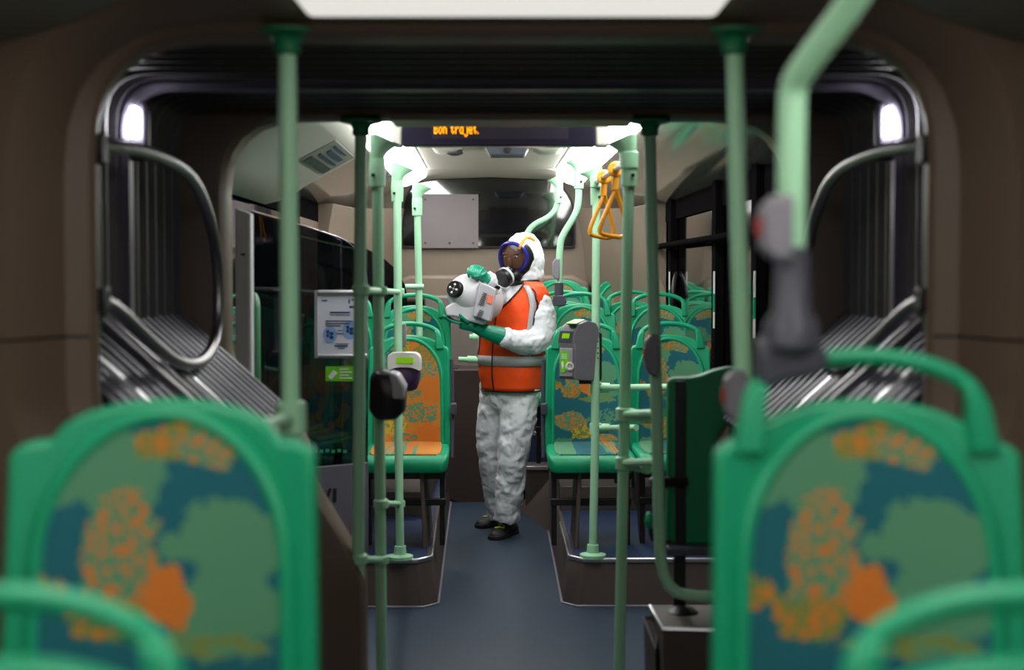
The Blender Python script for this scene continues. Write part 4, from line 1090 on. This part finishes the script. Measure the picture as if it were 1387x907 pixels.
# piping: hem, front edge, V
hem = torso_ring(0.0, .030, NV)
obj('piping', MB().tube(hem, .005, n=6, closed=True), M['black'], person)
fr = [torso_ring(k, .034, NV)[int(NV * .75) - 1] for k in [i * .3 for i in range(15)]]
obj('piping', MB().tube(fr, .004, n=6), M['black'], person)
for sgn in (-1, 1):
    vv = []
    for i in range(9):
        k = 4.8 + i * .35; k = min(k, 7.6); ang = sgn * (k - 4.8) * .22; idx = (1.5 * PI + ang) / (2 * PI) * NV
        rr = torso_ring(k, .032, NV); j = int(idx) % NV; f_ = idx - int(idx); vv.append(rr[j].lerp(rr[(j + 1) % NV], f_))
    obj('piping', MB().tube(vv, .005, n=6), M['black'], person)
    # shoulder band from chest over the shoulder
    vs = []; n_ = 14
    for i in range(n_ + 1):
        k = 2.0 + i * (5.2 / n_); ang = sgn * (.95 - .12 * max(0, k - 5)); 
        rr = torso_ring(k, .034, NV)
        for w_ in (-.13, .13):
            idx = ((1.5 * PI + ang + w_) / (2 * PI) * NV) % NV; j = int(idx); vs.append(rr[j % NV].lerp(rr[(j + 1) % NV], idx - j))
    obj('shoulder_band', MB().add(vs, [(2 * i, 2 * i + 1, 2 * i + 3, 2 * i + 2) for i in range(n_)]), M['band'], person, solid=.004)
    # armhole piping
# armhole ring on the viewer-right arm
ac = Pn(724, 412, -.01)
ah = [ac + Matrix.Rotation(math.radians(-20), 3, 'Z') @ Vector((.03 * math.cos(a), .085 * math.cos(a), .105 * math.sin(a))) + Vector((-.012 * math.sin(a), 0, 0)) for a in [2 * PI * i / 24 for i in range(24)]]
pv = [torso_ring(k, .033, NV)[int(NV * (.75 + .155 + .03 * math.sin((k - 3) * .8)))] for k in [3.2 + i * .4 for i in range(10)]]
obj('piping', MB().tube(pv, .005, n=6), M['black'], person)
# neck strap of the mask
nk = [Pn(708, 384, 0) + Rz @ Vector((.092 * math.cos(a), .098 * math.sin(a), .012 * math.cos(a))) for a in [2 * PI * i / 24 for i in range(24)]]
obj('neck_band', MB().tube(nk, .013, n=8, closed=True), M['black'], person)

# head and mask: local frame at the face
fc = Pn(692, 352, -.10)
FM = Matrix.Translation(fc) @ Matrix.Rotation(math.radians(-28), 4, 'Z') @ Matrix.Rotation(math.radians(6), 4, 'X') @ Matrix.Scale(1.1, 4)
def fp(x, y, z): return FM @ Vector((x, y, z))
mb = MB(); mb.ell(fp(0, .075, 0), (.072, .085, .105), FM.to_3x3(), 20, 14)
mb.ell(fp(0, -.012, -.012), (.011, .018, .026), FM.to_3x3(), 10, 8)       # nose
mb.ell(fp(0, .0, -.058), (.024, .01, .009), FM.to_3x3(), 10, 6)           # mouth
for s in (-1, 1): mb.ell(fp(s * .03, .006, .034), (.022, .010, .007), FM.to_3x3(), 10, 6)   # brows
obj('head', mb, M['skin'], person)
for s in (-1, 1): obj('eye', MB().ell(fp(s * .029, .002, .016), (.011, .008, .007), FM.to_3x3(), 10, 8), M['white'], person); obj('pupil', MB().ell(fp(s * .029, -.005, .016), (.005, .003, .005), FM.to_3x3(), 8, 6), M['black'], person)
# rubber seal, blue frame, visor
def face_ring(sx, sz, y, zc=0, n=32):
    out = []
    for i in range(n):
        a = 2 * PI * i / n
        x = sx * math.cos(a); z = sz * math.sin(a)
        if z < 0: x *= 1 - .12 * (-z / sz)
        out.append(fp(x, y + .9 * x * x / .09 * .45, z + zc))
    return out
obj('mask_seal', MB().rings([face_ring(.090, .104, .055), face_ring(.094, .108, .045), face_ring(.092, .104, .028), face_ring(.080, .086, .018)], closed=False, cap=False), M['black'], person, solid=.004)
obj('mask_frame', MB().tube(face_ring(.082, .082, .0, .008), .0115, n=8, closed=True), M['blue'], person)
vs = []; nn_ = 16
V = []
for j in range(9):
    t_ = -1 + 2 * j / 8; row = []
    for i in range(nn_ + 1):
        s_ = -1 + 2 * i / nn_; x = .078 * s_ * math.sqrt(1 - .35 * t_ * t_); z = .008 + .078 * t_ * math.sqrt(1 - .35 * s_ * s_)
        row.append(fp(x, -.030 * (1 - s_ * s_) + .045 * x * x / .009 * .3 - .002, z))
    V.append(row)
obj('visor', MB().rings(V, cap=False, loop=False), M['visor'], person)
# lower rubber and filter
mb = MB(); mb.ell(fp(0, .01, -.085), (.055, .05, .045), FM.to_3x3(), 16, 10)
obj('mask_chin', mb, M['black'], person)
mb = MB(); mb.tube([fp(0, -.01, -.055), fp(-.004, -.045, -.07)], .020, n=14); mb.ell(fp(0, -.035, -.045), (.012, .012, .014), FM.to_3x3(), 10, 8)
obj('valve', mb, M['steel'], person)
FD = (fp(-.02, -.115, -.105) - fp(0, -.04, -.075)).normalized()
Q = FD.to_track_quat('Z', 'Y').to_matrix().to_4x4()
obj('filter', MB().lathe([(.02, 0), (.050, .004), (.055, .012), (.055, .045), (.048, .052), (0, .054)], 28, Matrix.Translation(fp(-.003, -.045, -.078)) @ Q), M['black'], person, ang=30)
obj('filter_ring', MB().lathe([(.046, -.004), (.054, .0), (.057, .006), (.057, .018), (.053, .019)], 28, Matrix.Translation(fp(-.003, -.045, -.078)) @ Q), mat('filter_band', rgb(200, 205, 210), .4), person)
# orange tape on the hood seams
def hood_pt(u, v, g=.004):
    """u round, v up"""
    c = hc + Vector((.012, .03, 0)); a = u; b = v
    return c + Rz @ Vector(((.098 + g) * math.cos(b) * math.cos(a), (.125 + g) * math.cos(b) * math.sin(a), (.155 + g) * math.sin(b)))
tp = [Vector(p) for p in (Pn(703, 338, -.135), Pn(706, 330, -.12), Pn(710, 324, -.09), Pn(714, 321, -.05), Pn(719, 322, -.04), Pn(724, 326, -.03))]
obj('hood_tape', MB().tube(tp, .009, n=8, smooth=1), M['orange'], person)

# shoes
def shoe(toe, heel, z0):
    d = (toe - heel); L = d.length; d.normalize(); n = Vector((-d.y, d.x, 0)); mb = MB(); R = []
    for t_, w_, h_ in ((0, .020, .04), (.04, .034, .075), (.2, .038, .095), (.38, .038, .092), (.6, .044, .066), (.8, .048, .052), (.94, .038, .045), (1, .016, .03)):
        c = heel + d * L * t_
        R.append([c + n * w_ * math.cos(a) * (1 if math.sin(a) < .3 else .8) + Vector((0, 0, z0 + .002 + h_ * (.5 + .5 * math.sin(a)))) for a in [2 * PI * i / 16 for i in range(16)]])
    sh = obj('shoe', mb.rings(R), M['shoe'], person, ang=60)
    R = []
    for t_, w_ in ((-.01, .026), (.04, .038), (.3, .036), (.6, .048), (.8, .052), (.95, .042), (1.02, .018)):
        c = heel + d * L * t_; R.append([c + n * w_ + Vector((0, 0, z0)), c - n * w_ + Vector((0, 0, z0)), c - n * w_ + Vector((0, 0, z0 + .024)), c + n * w_ + Vector((0, 0, z0 + .024))])
    obj('sole', MB().rings(R), M['shoe'], sh, bev=.004)
    mb = MB()
    for k in range(4):
        t_ = .42 + k * .09; c = heel + d * L * t_ + Vector((0, 0, z0 + .094 - k * .011)); sg_ = 1 if k % 2 else -1
        mb.tube([c - n * .026 + d * .012 * sg_, c + Vector((0, 0, .004)), c + n * .026 - d * .012 * sg_], .005, n=6)
    obj('lace', mb, M['lace'], sh)
ft = P0(680, 731, 0)
shoe(ft + Vector((-.055, -.01, 0)), ft + Vector((.075, .23, 0)), 0)
bt = P0(646, 715, 0)
shoe(bt + Vector((.0, .0, 0)), bt + Vector((.20, .15, 0)), 0)

# ------------------------------------------------------------------ fogging machine in the hands
N0 = W(615, 391, 7.98); N1 = W(662, 411, 8.27)
AX = (N1 - N0).normalized(); LQ = AX.to_track_quat('Z', 'Y').to_matrix().to_4x4(); FMx = Matrix.Translation(N0) @ LQ
fg = root('fogging_machine', N1, 'pale grey fogging machine with a round black nozzle held against the chest', 'fogging machine')
obj('casing', MB().lathe([(.045, .02), (.060, .03), (.088, .06), (.112, .10), (.124, .14), (.128, .19), (.126, .30), (.11, .345), (0, .35)], 32, FMx), M['fog'], fg, ang=50)
obj('nozzle', MB().lathe([(.030, -.006), (.044, -.008), (.049, 0), (.049, .03), (.058, .045)], 28, FMx), M['black'], fg)
obj('nozzle_face', MB().lathe([(0, -.002), (.042, -.002), (.042, .01), (0, .01)], 24, FMx), M['dgrey'], fg)
mb = MB()
for a in (0, PI / 2, PI, 1.5 * PI): mb.ell(FMx @ Vector((.024 * math.cos(a + .3), .024 * math.sin(a + .3), -.008)), (.007, .007, .007))
mb.tube([FMx @ Vector((.036 * math.cos(.3), .036 * math.sin(.3), -.004)), FMx @ Vector((-.036 * math.cos(.3), -.036 * math.sin(.3), -.004))], .0025, n=6)
mb.tube([FMx @ Vector((-.036 * math.sin(.3), .036 * math.cos(.3), -.004)), FMx @ Vector((.036 * math.sin(.3), -.036 * math.cos(.3), -.004))], .0025, n=6)
obj('nozzle_jet', mb, M['white'], fg)
# tank foot below
k = 8.1 / F
foot = [(603, 418), (606, 412), (625, 425), (655, 400), (668, 412), (664, 440), (650, 438), (618, 429), (605, 428)]
foot = [(603, 416), (612, 410), (650, 400), (669, 404), (664, 436), (654, 440), (630, 434), (618, 429), (604, 428)]
obj('tank', MB().rings([[W(a, b, 8.0) for a, b in foot], [W(a, b, 8.24) for a, b in foot]]), M['fog'], fg, bev=.012, seg=3)
hs = [(650, 382), (662, 386), (672, 392), (668, 418), (664, 436), (640, 428), (645, 405)]
obj('motor_cover', MB().rings([[W(a, b, 7.965) for a, b in hs], [W(a + 2, b, 8.22) for a, b in hs]]), mat('motor_cover_grey', rgb(176, 174, 182), .45, var=.04), fg, bev=.008, seg=3)
mb = MB()
for j in range(8):
    mb.prism([W(648 + j * .9 , 411 - j * 2.2, 7.960), W(655 + j * .7, 413 - j * 2.2, 7.960), W(655 + j * .7, 414 - j * 2.2, 7.960), W(648 + j * .9, 412 - j * 2.2, 7.960)], (0, -.003, 0))
for j in range(6):
    mb.prism([W(645 + j * .8, 430 - j * 2.2, 7.960), W(652 + j * .7, 432.6 - j * 2.2, 7.960), W(652 + j * .7, 433.4 - j * 2.2, 7.960), W(645 + j * .8, 431 - j * 2.2, 7.960)], (0, -.003, 0))
obj('vent_slots', mb, M['black'], fg)
obj('label', MB().prism([W(661, 398, 7.960), W(668, 401, 7.960), W(666, 412, 7.960), W(659, 409, 7.960)], (0, -.003, 0)), mat('fogger_label', rgb(240, 120, 90), .5, var=.05), fg)
obj('carry_handle', MB().tube([W(634, 371, 8.03), W(640, 367, 8.04), W(650, 368, 8.06), W(658, 375, 8.06), (W(666, 385, 8.07)), W(676, 390, 8.1)], .011, n=10, smooth=2), M['black'], fg)

# gloves with five separate fingers each
def glove(fingers, palm, cuff, name='glove'):
    mb = MB()
    for pts, r in fingers: mb.tube(pts, [r, r * .95, r * .8], n=10, smooth=1); mb.ell(pts[-1], (r * .8,) * 3, None, 10, 8)
    mb.tube(palm[0], palm[1], n=14, smooth=1)
    mb.tube(cuff[0], cuff[1], n=16, smooth=1)
    g = obj(name, mb, M['glove'], person)
    r_ = g.modifiers.new('remesh', 'REMESH'); r_.mode = 'VOXEL'; r_.voxel_size = .003; r_.use_smooth_shade = True
    s_ = g.modifiers.new('smooth', 'SMOOTH'); s_.iterations = 3
    return g
# upper hand gripping the handle
w0 = Pn(656, 376, -.345)
kn = W(645, 368, 8.02)
F5 = []
for i in range(4):
    b0_ = kn + Vector((-.040 + .021 * i, -.012, .018 - .004 * i))
    F5.append(([b0_ + Vector((.01, .03, .0)), b0_, b0_ + Vector((-.004, -.028, -.012)), b0_ + Vector((-.002, -.030, -.036)), b0_ + Vector((.0, -.008, -.046))], .0095 - .0006 * abs(i - 1.5)))
F5.append(([kn + Vector((.045, .0, -.01)), kn + Vector((.03, -.03, -.02)), kn + Vector((.010, -.042, -.026)), kn + Vector((-.006, -.044, -.026))], .0105))
glove(F5, ([kn + Vector((-.03, .025, .014)), kn + Vector((.0, .02, .016)), kn + Vector((.035, .015, .0))], [.022, .028, .026]), ([kn + Vector((.03, .015, .0)), w0, Pn(661, 379, -.335)], [.026, .032, .040]))
# lower hand under the tank
pc = W(630, 436, 8.07)
F5 = []
for i in range(4):
    y_ = -.05 + .024 * i; r_ = .0098 - .0006 * abs(i - 1.5); ln = (.075, .088, .084, .066)[i]
    F5.append(([pc + Vector((-.02, y_, -.004)), pc + Vector((-.02 - ln * .4, y_ * .95, .0)), pc + Vector((-.02 - ln * .85, y_ * .9, .012)), pc + Vector((-.022 - ln * 1.15, y_ * .85, .035))], r_))
F5.append(([pc + Vector((.02, -.05, .0)), pc + Vector((.005, -.085, .01)), pc + Vector((-.012, -.105, .028)), pc + Vector((-.025, -.108, .045))], .011))
glove(F5, ([pc + Vector((-.03, -.015, -.006)), pc + Vector((.01, -.012, -.012)), pc + Vector((.05, -.01, -.02))], [.030, .036, .034]),
      ([pc + Vector((.05, -.01, -.02)), W(655, 448, 8.10), W(672, 453, 8.12), W(680, 456, 8.13)], [.034, .040, .052, .056]))
